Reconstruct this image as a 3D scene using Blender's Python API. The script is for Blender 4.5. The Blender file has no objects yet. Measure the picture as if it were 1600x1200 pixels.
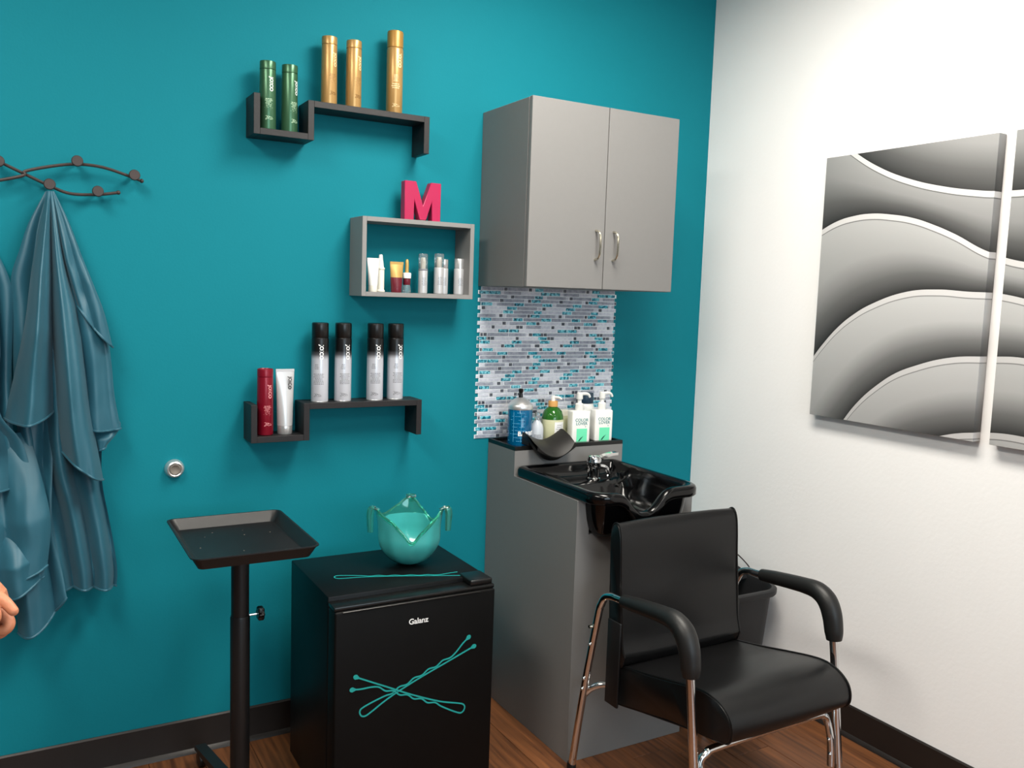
import bpy, bmesh, math, random
from mathutils import Vector, Matrix, noise
random.seed(7)
PI = math.pi
S = bpy.context.scene
COL = S.collection

# ------------------------------------------------------------------ camera
CAM_POS = (-2.45575, -2.75, 1.463)
YAW, PITCH, ROLL = (math.radians(a) for a in (29.8206, 5.7902, 1.9135))
fwd = Vector((math.sin(YAW)*math.cos(PITCH), math.cos(YAW)*math.cos(PITCH), -math.sin(PITCH)))
rgt = fwd.cross(Vector((0, 0, 1))).normalized()
up = rgt.cross(fwd)
r2 = math.cos(ROLL)*rgt + math.sin(ROLL)*up
u2 = -math.sin(ROLL)*rgt + math.cos(ROLL)*up
cam = bpy.data.cameras.new('camera')
cam.sensor_width = 36; cam.lens = 36*1360.5/1600; cam.clip_start = 0.05
camo = bpy.data.objects.new('camera', cam); COL.objects.link(camo)
M3 = Matrix((r2, u2, -fwd)).transposed()
camo.matrix_world = Matrix.Translation(CAM_POS) @ M3.to_4x4()
S.camera = camo

# ------------------------------------------------------------------ world, light, exposure
vs = S.view_settings
vs.view_transform = 'Standard'; vs.look = 'None'; vs.gamma = 1.0; vs.use_curve_mapping = False
vs.exposure = 0.67
W = bpy.data.worlds.new('world'); S.world = W; W.use_nodes = True
bg = W.node_tree.nodes['Background']; bg.inputs[0].default_value = (0.75, 0.87, 1.0, 1); bg.inputs[1].default_value = 1.0

def area(name, loc, size, energy, color, rot):
    l = bpy.data.lights.new(name, 'AREA'); l.shape = 'RECTANGLE'; l.size, l.size_y = size
    l.energy = energy; l.color = color
    o = bpy.data.objects.new(name, l); o.location = loc; o.rotation_euler = rot; COL.objects.link(o)
    return o
# daylight through the shop window in the wall behind the photographer
area('window_daylight', (-1.7, -5.82, 1.7), (2.6, 1.3), 40, (0.74, 0.88, 1.0), (PI/2, 0, 0))
CEIL_LAMPS = [(-3.0, -1.5), (-1.1, -1.25), (-3.0, -3.7), (-1.15, -3.5)]
CEIL_W = [28, 35, 8, 9]

# ------------------------------------------------------------------ helpers
def lin(c):
    return tuple(((x/255)/12.92 if x/255 <= 0.04045 else ((x/255+0.055)/1.055)**2.4) for x in c)

MATS = {}
def mat(name, col, rough=0.5, metal=0.0, spec=0.5, var=0.06, vscale=25, bump=0.0, bscale=200, coat=0.0, sheen=0.0,
        trans=0.0, ior=1.45, alpha=1.0, sss=0.0, aniso=None):
    m = bpy.data.materials.new(name); m.use_nodes = True
    nt = m.node_tree; b = nt.nodes['Principled BSDF']
    c = lin(col)
    tc = nt.nodes.new('ShaderNodeTexCoord')
    n = nt.nodes.new('ShaderNodeTexNoise'); n.inputs['Scale'].default_value = vscale; n.inputs['Detail'].default_value = 3
    nt.links.new(tc.outputs['Object'], n.inputs['Vector'])
    mx = nt.nodes.new('ShaderNodeMix'); mx.data_type = 'RGBA'
    mx.inputs[6].default_value = tuple(x*(1-var) for x in c)+(1,)
    mx.inputs[7].default_value = tuple(min(1, x*(1+var)) for x in c)+(1,)
    nt.links.new(n.outputs['Fac'], mx.inputs[0]); nt.links.new(mx.outputs[2], b.inputs['Base Color'])
    b.inputs['Roughness'].default_value = rough; b.inputs['Metallic'].default_value = metal
    b.inputs['Specular IOR Level'].default_value = spec
    b.inputs['Coat Weight'].default_value = coat; b.inputs['Coat Roughness'].default_value = 0.08
    b.inputs['Sheen Weight'].default_value = sheen
    b.inputs['Transmission Weight'].default_value = trans; b.inputs['IOR'].default_value = ior
    b.inputs['Alpha'].default_value = alpha
    if sss:
        b.inputs['Subsurface Weight'].default_value = sss; b.inputs['Subsurface Radius'].default_value = (0.01, 0.005, 0.003)
        b.inputs['Subsurface Scale'].default_value = 0.5
    if bump:
        n2 = nt.nodes.new('ShaderNodeTexNoise'); n2.inputs['Scale'].default_value = bscale; n2.inputs['Detail'].default_value = 4
        nt.links.new(tc.outputs['Object'], n2.inputs['Vector'])
        bp = nt.nodes.new('ShaderNodeBump'); bp.inputs['Strength'].default_value = bump; bp.inputs['Distance'].default_value = 0.002
        nt.links.new(n2.outputs['Fac'], bp.inputs['Height']); nt.links.new(bp.outputs[0], b.inputs['Normal'])
    MATS[name] = m
    return m

def catmull(pts, n=6):
    pts = [Vector(p) for p in pts]
    if len(pts) < 3: return pts
    out = []
    P = [2*pts[0]-pts[1]] + pts + [2*pts[-1]-pts[-2]]
    for i in range(1, len(P)-2):
        a, b, c, d = P[i-1:i+3]
        for k in range(n):
            t = k/n
            out.append(0.5*((2*b)+(c-a)*t+(2*a-5*b+4*c-d)*t*t+(3*b-a-3*c+d)*t**3))
    out.append(pts[-1])
    return out

def lerp_list(v, n):
    out = []
    for i in range(n):
        f = i/(n-1)*(len(v)-1); k = min(int(f), len(v)-2)
        out.append(v[k]+(v[k+1]-v[k])*(f-k))
    return out

class MB:
    def __init__(s): s.v = []; s.f = []; s.m = []
    def add(s, verts, faces, mi=0):
        o = len(s.v); s.v += [tuple(p) for p in verts]
        s.f += [tuple(i+o for i in f) for f in faces]; s.m += [mi]*len(faces); return s
    def box(s, x0, x1, y0, y1, z0, z1, bev=0.0, seg=2, mi=0):
        bm = bmesh.new(); bmesh.ops.create_cube(bm, size=1)
        for v in bm.verts:
            v.co = Vector(((x0+x1)/2+v.co.x*(x1-x0), (y0+y1)/2+v.co.y*(y1-y0), (z0+z1)/2+v.co.z*(z1-z0)))
        if bev:
            bmesh.ops.bevel(bm, geom=bm.edges[:], offset=bev, segments=seg, profile=0.5, affect='EDGES')
        s.frombm(bm, mi); return s
    def frombm(s, bm, mi=0):
        bm.verts.index_update()
        s.add([v.co.copy() for v in bm.verts], [[v.index for v in f.verts] for f in bm.faces], mi); bm.free()
    def loft(s, rings, cap=True, closed=True, mi=0):
        n = len(rings[0]); vs_ = [p for r in rings for p in r]; fs = []
        for i in range(len(rings)-1):
            for j in range(n if closed else n-1):
                k = (j+1) % n
                fs.append((i*n+j, i*n+k, (i+1)*n+k, (i+1)*n+j))
        if cap:
            fs.append(tuple(range(n-1, -1, -1))); b = (len(rings)-1)*n
            fs.append(tuple(range(b, b+n)))
        return s.add(vs_, fs, mi)
    def lathe(s, prof, c=(0, 0, 0), seg=32, sx=1, sy=1, mi=0, cap=True):
        rings = [[(c[0]+r*sx*math.cos(2*PI*j/seg), c[1]+r*sy*math.sin(2*PI*j/seg), c[2]+z) for j in range(seg)] for r, z in prof]
        return s.loft(rings, cap=cap, mi=mi)
    def tube(s, path, r, seg=12, n=6, smooth=True, cap=True, mi=0, flat=1.0):
        p = catmull(path, n) if smooth else [Vector(q) for q in path]
        rad = [r]*len(p) if not isinstance(r, (list, tuple)) else lerp_list(list(r), len(p))
        t0 = (p[1]-p[0]).normalized()
        a = Vector((0, 0, 1)) if abs(t0.z) < 0.9 else Vector((1, 0, 0))
        nn = t0.cross(a).normalized(); rings = []
        for i, q in enumerate(p):
            t = (p[min(i+1, len(p)-1)]-p[max(i-1, 0)]).normalized()
            nn = (nn-t*nn.dot(t)).normalized(); bb = t.cross(nn)
            rings.append([q+rad[i]*(math.cos(2*PI*j/seg)*nn+flat*math.sin(2*PI*j/seg)*bb) for j in range(seg)])
        return s.loft(rings, cap=cap, mi=mi)
    def prism(s, poly, axis, a, b, mi=0):
        # poly in the two other axes (order xyz without axis), extruded from a to b
        def mk(p, h):
            if axis == 'x': return (h, p[0], p[1])
            if axis == 'y': return (p[0], h, p[1])
            return (p[0], p[1], h)
        return s.loft([[mk(p, a) for p in poly], [mk(p, b) for p in poly]], mi=mi)
    def ball(s, c, r, seg=16, rings=10, sz=1.0, mi=0):
        prof = [(max(1e-4, r*math.sin(PI*i/rings)), -r*sz*math.cos(PI*i/rings)) for i in range(rings+1)]
        return s.lathe(prof, c, seg, mi=mi)
    def grid(s, fn, nu, nv, mi=0):
        vs_ = [fn(i/nu, j/nv) for j in range(nv+1) for i in range(nu+1)]
        fs = [(j*(nu+1)+i, j*(nu+1)+i+1, (j+1)*(nu+1)+i+1, (j+1)*(nu+1)+i) for j in range(nv) for i in range(nu)]
        return s.add(vs_, fs, mi)
    def xf(s, mtx):
        s.v = [tuple(mtx @ Vector(p)) for p in s.v]; return s
    def build(s, name, m, parent=None, smooth=True, ang=35, loc=None):
        me = bpy.data.meshes.new(name); me.from_pydata(s.v, [], s.f)
        ms = m if isinstance(m, (list, tuple)) else [m]
        for k in ms: me.materials.append(k)
        bm = bmesh.new(); bm.from_mesh(me)
        for f, mi in zip(bm.faces, s.m): f.material_index = mi
        bmesh.ops.recalc_face_normals(bm, faces=bm.faces[:])
        if smooth:
            for f in bm.faces: f.smooth = True
            for e in bm.edges:
                if len(e.link_faces) == 2 and e.calc_face_angle(0) > math.radians(ang): e.smooth = False
        bm.to_mesh(me); bm.free()
        o = bpy.data.objects.new(name, me); COL.objects.link(o)
        if parent: o.parent = parent
        if loc is not None: o.location = loc
        return o

def tag(o, label, cat, group=None):
    o['label'] = label; o['category'] = cat
    if group: o['group'] = group
    return o
def thing(name, label, cat, loc=(0, 0, 0), rz=0, group=None):
    o = bpy.data.objects.new(name, None); o.empty_display_size = 0.05; COL.objects.link(o)
    o.location = loc; o.rotation_euler = (0, 0, rz)
    return tag(o, label, cat, group)
def struct(o): o['kind'] = 'structure'; return o
def dup(root, loc, rz=0, label=None, group=None):
    r = root.copy(); COL.objects.link(r); r.location = loc; r.rotation_euler = (0, 0, rz)
    if label: r['label'] = label
    if group: r['group'] = group
    for ch in list(root.children):
        c = ch.copy(); COL.objects.link(c); c.parent = r
        for g in list(ch.children):
            d = g.copy(); COL.objects.link(d); d.parent = c
    return r

def text_geo(txt, size, extrude=0.0004, bold=0.0, spacing=1.0, align='CENTER'):
    cu = bpy.data.curves.new('t', 'FONT'); cu.body = txt; cu.size = size; cu.extrude = extrude; cu.offset = bold
    cu.align_x = align; cu.align_y = 'CENTER'; cu.resolution_u = 3; cu.space_character = spacing
    o = bpy.data.objects.new('t', cu); COL.objects.link(o)
    bpy.context.view_layer.update()
    me = bpy.data.meshes.new_from_object(o.evaluated_get(bpy.context.evaluated_depsgraph_get()))
    v = [x.co.copy() for x in me.vertices]; f = [tuple(p.vertices) for p in me.polygons]
    bpy.data.objects.remove(o); bpy.data.curves.remove(cu); bpy.data.meshes.remove(me)
    return v, f
def wrap(v, r, z, phi=0, vertical=False):
    # text laid on a cylinder of radius r about the z axis; phi = angle from -y towards +x
    out = []
    for p in v:
        a, h = (p.y, -p.x) if vertical else (p.x, p.y)
        t = phi + a/r; R = r+p.z
        out.append((R*math.sin(t), -R*math.cos(t), z+h))
    return out
def flatxz(v, x, y, z, rot=0, yoff=-1):
    c, s_ = math.cos(rot), math.sin(rot)
    return [(x+p.x*c-p.y*s_, y+yoff*p.z, z+p.x*s_+p.y*c) for p in v]

# ------------------------------------------------------------------ materials
def wall_paint(name, col, bump, scale, rough=0.6):
    return mat(name, col, rough=rough, var=0.03, vscale=3, bump=bump, bscale=scale, spec=0.25)
m_teal = wall_paint('teal_wall_paint', (2, 118, 132), 0.12, 160, 0.75)
m_white = wall_paint('white_wall_paint', (240, 239, 239), 0.25, 70, 0.6)
m_dim = wall_paint('slate_wall_paint', (96, 104, 108), 0.1, 80)
m_ceil = wall_paint('ceiling_paint', (232, 230, 224), 0.2, 60)
m_base = mat('dark_baseboard', (32, 27, 25), rough=0.4, var=0.15, vscale=30)
m_cab = mat('grey_laminate', (119, 118, 117), rough=0.5, var=0.02, vscale=60, bump=0.03, bscale=400)
m_cabe = mat('grey_laminate_edge', (116, 115, 114), rough=0.5, var=0.02)
m_gbox = mat('grey_shelf_paint', (130, 129, 128), rough=0.5, var=0.03, bump=0.05)
m_chrome = mat('chrome', (215, 215, 215), rough=0.08, metal=1, var=0.02)
m_nickel = mat('brushed_nickel', (205, 200, 185), rough=0.2, metal=1, var=0.03)
m_shelf = mat('black_wood_shelf', (26, 23, 24), rough=0.5, var=0.25, vscale=40, bump=0.15, bscale=120)
m_iron = mat('dark_iron', (62, 52, 50), rough=0.5, var=0.1, metal=0.2)
m_blk = mat('matte_black_metal', (19, 19, 20), rough=0.42, var=0.1, bump=0.05, bscale=500)
m_fridge = mat('black_fridge_steel', (9, 10, 11), rough=0.42, var=0.1, bump=0.04, bscale=400, spec=0.25)
m_door = mat('black_fridge_door', (7, 7, 7), rough=0.5, var=0.12, bump=0.05, bscale=400, spec=0.18)
m_plast = mat('black_plastic', (15, 15, 15), rough=0.3, var=0.1)
m_sink = mat('gloss_black_basin', (5, 5, 6), rough=0.14, var=0.1, coat=0.0, spec=0.4)
m_gel = mat('black_gel_rubber', (26, 24, 23), rough=0.5, var=0.15, bump=0.08, bscale=150)
m_vinyl = mat('black_vinyl', (13, 13, 14), rough=0.34, var=0.1, bump=0.12, bscale=500, spec=0.4)
m_foam = mat('black_foam_pad', (19, 19, 19), rough=0.45, var=0.1, bump=0.1, bscale=300)
m_bin = mat('dark_grey_bin_plastic', (27, 27, 29), rough=0.5, var=0.08)
m_decal = mat('turquoise_vinyl', (28, 150, 146), rough=0.4, var=0.03)
m_whitep = mat('white_print', (235, 235, 235), rough=0.4, var=0.02)
m_whiteplast = mat('white_plastic', (238, 238, 234), rough=0.3, var=0.02)
m_cream = mat('cream_plastic', (226, 222, 208), rough=0.35, var=0.03)
m_silver = mat('silver_plastic', (196, 196, 198), rough=0.32, var=0.03, metal=0.35)
m_silverc = mat('silver_cap', (205, 205, 205), rough=0.25, metal=0.7, var=0.03)
m_gold = mat('gold_bottle', (176, 138, 84), rough=0.3, metal=0.4, var=0.04)
m_goldc = mat('gold_cap', (166, 124, 60), rough=0.35, metal=0.3, var=0.04)
m_goldd = mat('dark_gold_print', (120, 84, 40), rough=0.4, var=0.05)
m_goldl = mat('pale_gold_print', (240, 218, 170), rough=0.4, var=0.03)
m_green = mat('green_bottle', (58, 98, 70), rough=0.28, metal=0.4, var=0.05)
m_red = mat('red_bottle', (124, 12, 34), rough=0.28, metal=0.25, var=0.05)
m_redl = mat('pale_red_print', (225, 150, 155), rough=0.4, var=0.03)
m_grn_l = mat('pale_green_print', (190, 220, 190), rough=0.4, var=0.03)
m_black = mat('black_print', (18, 18, 18), rough=0.35, var=0.05)
m_greyp = mat('grey_print', (120, 122, 128), rough=0.5, var=0.05)
m_pink = mat('pink_acrylic', (170, 26, 76), rough=0.35, var=0.08, vscale=12, sss=0.2)
m_pinkd = mat('dark_pink_edge', (170, 18, 74), rough=0.3, var=0.06)
m_maroon = mat('maroon_plastic', (96, 24, 38), rough=0.3, var=0.05)
m_yel = mat('yellow_gold_tube', (186, 152, 88), rough=0.32, metal=0.3, var=0.04)
m_clear = mat('clear_plastic', (235, 238, 240), rough=0.05, trans=0.9, var=0.01)
m_bluegl = mat('blue_liquid_glass', (0, 108, 158), rough=0.06, trans=0.45, var=0.2, vscale=30, ior=1.45)
m_glass = mat('clear_glass', (215, 240, 235), rough=0.02, trans=1.0, var=0.01)
m_aqua = mat('aqua_clear_glass', (120, 225, 205), rough=0.03, trans=0.92, var=0.03)
m_frit = mat('turquoise_frosted_glass', (66, 168, 166), rough=0.22, var=0.22, vscale=16, coat=0.6, bump=0.1, bscale=30)
m_soapg = mat('green_soap', (48, 112, 40), rough=0.08, trans=0.25, var=0.15)
m_soapl = mat('sage_label', (196, 196, 160), rough=0.5, var=0.05)
m_wood = mat('bamboo_collar', (214, 160, 90), rough=0.5, var=0.12, vscale=60)
m_navy = mat('navy_cap', (26, 52, 72), rough=0.35, var=0.06)
m_mint = mat('mint_print', (110, 226, 178), rough=0.4, var=0.03)
m_satin = mat('satin_chrome', (225, 225, 225), rough=0.32, metal=0.8, var=0.02)
m_rubber = mat('grey_rubber', (112, 104, 96), rough=0.6, var=0.08)
m_skin = mat('skin', (190, 124, 92), rough=0.5, var=0.12, vscale=60, bump=0.25, bscale=250, sss=0.25)
m_sleeve = mat('dark_sleeve', (40, 42, 48), rough=0.8, var=0.1)
m_cape = mat('teal_satin', (30, 88, 106), rough=0.5, var=0.14, vscale=9, bump=0.12, bscale=45, sheen=0.1, spec=0.7)
m_hem = mat('teal_satin_hem', (44, 106, 124), rough=0.5, var=0.1, sheen=0.2)
m_lamp = mat('lamp_frame_white', (235, 235, 235), rough=0.5, var=0.02)

def emit(name, col, st):
    m = bpy.data.materials.new(name); m.use_nodes = True
    b = m.node_tree.nodes['Principled BSDF']; b.inputs['Base Color'].default_value = (0.9, 0.9, 0.9, 1)
    b.inputs['Emission Color'].default_value = (*col, 1); b.inputs['Emission Strength'].default_value = st
    return m

def plank_mat():
    m = bpy.data.materials.new('brown_wood_plank'); m.use_nodes = True
    nt = m.node_tree; b = nt.nodes['Principled BSDF']
    tc = nt.nodes.new('ShaderNodeNewGeometry'); oi = nt.nodes.new('ShaderNodeObjectInfo')
    mp = nt.nodes.new('ShaderNodeMapping'); mp.inputs['Scale'].default_value = (28, 1.6, 1)
    nt.links.new(tc.outputs['Position'], mp.inputs['Vector'])
    n = nt.nodes.new('ShaderNodeTexNoise'); n.noise_dimensions = '4D'; n.inputs['Scale'].default_value = 2.2; n.inputs['Detail'].default_value = 6
    n.inputs['Distortion'].default_value = 0.6
    ml = nt.nodes.new('ShaderNodeMath'); ml.operation = 'MULTIPLY'; ml.inputs[1].default_value = 40
    nt.links.new(oi.outputs['Random'], ml.inputs[0]); nt.links.new(ml.outputs[0], n.inputs['W'])
    nt.links.new(mp.outputs[0], n.inputs['Vector'])
    r = nt.nodes.new('ShaderNodeValToRGB')
    r.color_ramp.elements[0].position = 0.3; r.color_ramp.elements[0].color = (*lin((74, 44, 27)), 1)
    r.color_ramp.elements[1].position = 0.72; r.color_ramp.elements[1].color = (*lin((138, 86, 50)), 1)
    nt.links.new(n.outputs['Fac'], r.inputs[0])
    hs = nt.nodes.new('ShaderNodeHueSaturation')
    mr = nt.nodes.new('ShaderNodeMapRange'); mr.inputs[3].default_value = 0.8; mr.inputs[4].default_value = 1.15
    nt.links.new(oi.outputs['Random'], mr.inputs[0]); nt.links.new(mr.outputs[0], hs.inputs['Value'])
    nt.links.new(r.outputs[0], hs.inputs['Color']); nt.links.new(hs.outputs[0], b.inputs['Base Color'])
    b.inputs['Roughness'].default_value = 0.42
    bp = nt.nodes.new('ShaderNodeBump'); bp.inputs['Strength'].default_value = 0.15; bp.inputs['Distance'].default_value = 0.001
    nt.links.new(n.outputs['Fac'], bp.inputs['Height']); nt.links.new(bp.outputs[0], b.inputs['Normal'])
    return m
m_plank = plank_mat()

def ramp_mat(name, stops, rough=0.35, metal=0.0):
    # colour printed as a gradient along the object's own height
    m = bpy.data.materials.new(name); m.use_nodes = True
    nt = m.node_tree; b = nt.nodes['Principled BSDF']
    tc = nt.nodes.new('ShaderNodeTexCoord'); sp = nt.nodes.new('ShaderNodeSeparateXYZ')
    nt.links.new(tc.outputs['Object'], sp.inputs[0])
    r = nt.nodes.new('ShaderNodeValToRGB'); ml = nt.nodes.new('ShaderNodeMath'); ml.operation = 'MULTIPLY'; ml.inputs[1].default_value = 4.0
    nt.links.new(sp.outputs[2], ml.inputs[0]); nt.links.new(ml.outputs[0], r.inputs[0])
    el = r.color_ramp.elements
    while len(el) < len(stops): el.new(0.5)
    for e, (z, c) in zip(el, stops): e.position = z*4.0; e.color = (*lin(c), 1)
    nt.links.new(r.outputs[0], b.inputs['Base Color'])
    b.inputs['Roughness'].default_value = rough; b.inputs['Metallic'].default_value = metal
    return m
m_can = ramp_mat('black_to_silver_can', [(0.10, (198, 200, 208)), (0.136, (188, 190, 198)), (0.150, (80, 80, 84)), (0.162, (16, 16, 17))], 0.28, 0.25)

# ------------------------------------------------------------------ the room
XL, YF, ZC = -5.0, -6.0, 2.75
T = 0.12
struct(MB().box(XL-T, T, 0, T, -0.02, ZC+0.02).build('wall_back', m_teal))
struct(MB().box(0, T, YF-T, 0, -0.02, ZC+0.02).build('wall_right', m_white))
struct(MB().box(XL-T, XL, YF-T, 0, -0.02, ZC+0.02).build('wall_left', m_dim))
wf = MB()
WX0, WX1, WZ0, WZ1 = -3.0, -0.4, 0.85, 2.35
wf.box(XL, WX0, YF-T, YF, 0, ZC).box(WX1, 0, YF-T, YF, 0, ZC).box(WX0, WX1, YF-T, YF, 0, WZ0).box(WX0, WX1, YF-T, YF, WZ1, ZC)
struct(wf.build('wall_front', m_dim))
struct(MB().box(XL, 0, YF, 0, ZC, ZC+0.1).build('ceiling', m_ceil))
win = bpy.data.objects.new('window_1', None); COL.objects.link(win); win.location = ((WX0+WX1)/2, YF, WZ0); struct(win)
fr = MB(); hw = (WX1-WX0)/2; hh = WZ1-WZ0
fr.box(-hw, hw, -0.09, -0.03, 0, 0.06).box(-hw, hw, -0.09, -0.03, hh-0.06, hh)
for x in (-hw, -hw/3-0.03, hw/3-0.03, hw-0.06): fr.box(x, x+0.06, -0.09, -0.03, 0.06, hh-0.06)
fr.build('window_frame', m_iron, win)
for k in range(3):
    x0 = -hw+k*2*hw/3+0.05
    MB().box(x0, x0+2*hw/3-0.06, -0.065, -0.059, 0.05, hh-0.05).build('window_pane', m_glass, win)
floor = struct(MB().box(XL, 0, YF, 0, -0.06, -0.004).build('floor', m_base))
PWD, PLN = 0.152, 1.22
pm = MB().box(0.0008, PWD-0.0008, 0.001, PLN-0.001, -0.006, 0.0, bev=0.0012, seg=1).build('plank', m_plank, floor)
pm.location = (-PWD, -PLN, 0)
first = True
for i in range(int(5.0/PWD)+1):
    off = random.uniform(0, PLN)
    x = -PWD*(i+1)
    if x < XL-0.01: break
    y = -off
    segs = []
    y1 = 0.0; y0 = -off if off > 0.15 else -off-PLN*0.5
    while y1 > YF+0.05:
        y0 = max(y0, YF)
        segs.append((y0, y1)); y1 = y0; y0 = y1-PLN
    for (a, b) in segs:
        o = pm if first else pm.copy()
        if not first: COL.objects.link(o)
        first = False
        o.parent = floor; o.location = (x, a, 0); o.scale = (1, (b-a)/PLN, 1)
bbm = MB().prism([(-0.001, 0.0005), (-0.020, 0.0005), (-0.017, 0.007), (-0.009, 0.014), (-0.007, 0.05), (-0.007, 0.106), (-0.003, 0.111), (-0.001, 0.111)], 'x', XL, -0.008)
struct(bbm.build('baseboard_back', m_base))
bbr = MB().prism([(-0.001, 0.0005), (-0.020, 0.0005), (-0.017, 0.007), (-0.009, 0.014), (-0.007, 0.05), (-0.007, 0.106), (-0.003, 0.111), (-0.001, 0.111)], 'y', YF, -0.001)
struct(bbr.build('baseboard_right', m_base))

# ceiling lamps (recessed troffers, above the frame)
m_diff = emit('lamp_diffuser', (1.0, 0.93, 0.8), 2.0)
for k, (x, y) in enumerate(CEIL_LAMPS):
    t = thing('ceiling_light', 'white framed oblong ceiling light panel, %s' % ['near the teal wall on the left', 'near the teal wall and the white wall', 'near the window on the left', 'near the window and the white wall'][k], 'ceiling light', (x, y, ZC), 0, 'ceiling light panels')
    f = MB()
    for a, b, c, d in ((-.31, .31, -.61, -.58), (-.31, .31, .58, .61), (-.31, -.28, -.58, .58), (.28, .31, -.58, .58)): f.box(a, b, c, d, -0.02, -0.001)
    f.build('frame', m_lamp, t)
    MB().box(-.28, .28, -.58, .58, -0.012, -0.002).build('diffuser', m_diff, t)
    area('ceiling_lamp_light', (x, y, ZC-0.03), (0.55, 1.15), CEIL_W[k], (1.0, 0.95, 0.86), (0, 0, 0))

# ------------------------------------------------------------------ wall cabinet
CX = -0.734
cab = thing('wall_cabinet', 'grey two-door wall cabinet hung above the mosaic backsplash', 'cabinet', (CX, 0, 1.493))
MB().box(-.297, .297, -.315, -0.001, 0, .596, bev=0.001, seg=1).build('carcass', m_cab, cab)
for sgn in (-1, 1):
    x0, x1 = (-.297, -.0015) if sgn < 0 else (.0015, .297)
    d = MB().box(x0, x1, -.336, -.318, 0.001, .597, bev=0.0012, seg=1).build('door', m_cab, cab)
    hx = sgn*.036; z0, z1 = .098, .194
    MB().tube([(hx, -.336, z0), (hx, -.352, z0+.004), (hx, -.362, z0+.016), (hx, -.365, (z0+z1)/2), (hx, -.362, z1-.016), (hx, -.352, z1-.004), (hx, -.336, z1)], 0.0042, 10).build('handle', m_nickel, d)['label'] = 'nickel bow handle'

# ------------------------------------------------------------------ mosaic backsplash
def mosaic_mat(name, stops, scale, rough=0.25):
    m = bpy.data.materials.new(name); m.use_nodes = True
    nt = m.node_tree; b = nt.nodes['Principled BSDF']
    g = nt.nodes.new('ShaderNodeNewGeometry'); n = nt.nodes.new('ShaderNodeTexNoise')
    n.inputs['Scale'].default_value = scale; n.inputs['Detail'].default_value = 4
    nt.links.new(g.outputs['Position'], n.inputs['Vector'])
    r = nt.nodes.new('ShaderNodeValToRGB'); el = r.color_ramp.elements
    while len(el) < len(stops): el.new(0.5)
    for e, (p, c) in zip(el, stops): e.position = p; e.color = (*lin(c), 1)
    nt.links.new(n.outputs['Fac'], r.inputs[0]); nt.links.new(r.outputs[0], b.inputs['Base Color'])
    b.inputs['Roughness'].default_value = rough
    return m
m_slate = mosaic_mat('slate_tile', [(0.35, (136, 143, 158)), (0.65, (168, 174, 188))], 90)
m_pale = mosaic_mat('pale_stone_tile', [(0.3, (192, 198, 212)), (0.7, (222, 225, 234))], 120)
m_tealt = mosaic_mat('teal_glass_tile', [(0.34, (14, 56, 72)), (0.48, (34, 146, 172)), (0.6, (130, 212, 226))], 130, 0.15)
m_darkt = mosaic_mat('charcoal_tile', [(0.35, (44, 50, 62)), (0.65, (100, 106, 118))], 200)
m_grout = mat('white_grout', (238, 243, 246), rough=0.6, var=0.02)
ROWS = [
 "S150-575 D590-650 S665-1070 D1090-1145 P1160-1205 T1220-1385", "T100-285 T295-510 P520-590 S595-930 W945-1345",
 "P150-235 S245-645 P660-715 D730-790 S805-1205 T1220-1380", "S95-495 D510-575 S585-995 P1015-1070 D1080-1135 T1150-1345",
 "T140-355 P370-440 S450-790 T800-990 S1005-1380", "P95-140 D155-215 W225-640 T655-850 S865-1265 P1280-1330",
 "W130-565 T580-775 S795-1195 T1210-1370", "S90-420 P430-490 D505-565 P585-630 S650-1055 D1075-1120 T1140-1330",
 "T130-345 S360-770 T790-975 S1000-1370", "P85-130 W140-560 D575-635 P655-710 S720-1045 T1060-1255 D1270-1325",
 "W125-340 D360-415 W430-840 D855-910 D925-980 P1000-1050 S1060-1360", "W80-475 T495-690 T705-905 W920-1315",
 "D125-190 D205-265 S280-695 S710-1040 P1050-1105 D1120-1180 T1195-1360", "T80-265 D280-335 D350-410 W420-830 D850-905 W920-1320",
 "T120-330 W345-750 T770-970 S985-1355", "D75-115 W130-545 D560-615 T630-825 S840-1160 P1170-1230 D1250-1310",
 "D115-175 T190-395 P410-460 W475-890 P905-960 S975-1290 P1300-1350", "S70-470 T490-685 S700-1095 T1115-1300"]
XM0, PXM, PER = -1.0285, 0.253/1227, 0.253
mos = thing('mosaic_backsplash', 'mosaic strip tile backsplash of grey and teal stuck below the wall cabinet', 'backsplash', (CX, 0, 1.2))
ox, oz = CX, 1.2
back = MB(); tiles = []
RP = 0.01362
for r in range(40):
    zt = 1.4925-r*RP; zb = zt-RP
    inset = (r % 2 == 0)
    xa, xb = (-1.0175, -0.438) if inset else (-1.0285, -0.430)
    rz_ = random.uniform(-.0005, .0005)
    back.box(xa-.0018-ox, xb+.0018-ox, -.0022, -.0004, zb-oz, zt-oz)
    for rep in range(3):
        for w in ROWS[r % 18].split():
            a, b = w[1:].split('-')
            a = XM0+(float(a)-90)*PXM+rep*PER; b = XM0+(float(b)-90)*PXM+rep*PER
            if b < xa or a > xb-.004: continue
            a = max(a, xa); b = min(b, xb)
            tiles.append((b-a, w[0], a, b, zb+.0014, zt-.0014))
back.build('backing_sheet', m_grout, mos)
MT = {'S': m_slate, 'W': m_pale, 'P': m_pale, 'T': m_tealt, 'D': m_darkt}
tiles.sort(key=lambda t: -t[0])
protos = {}
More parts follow.
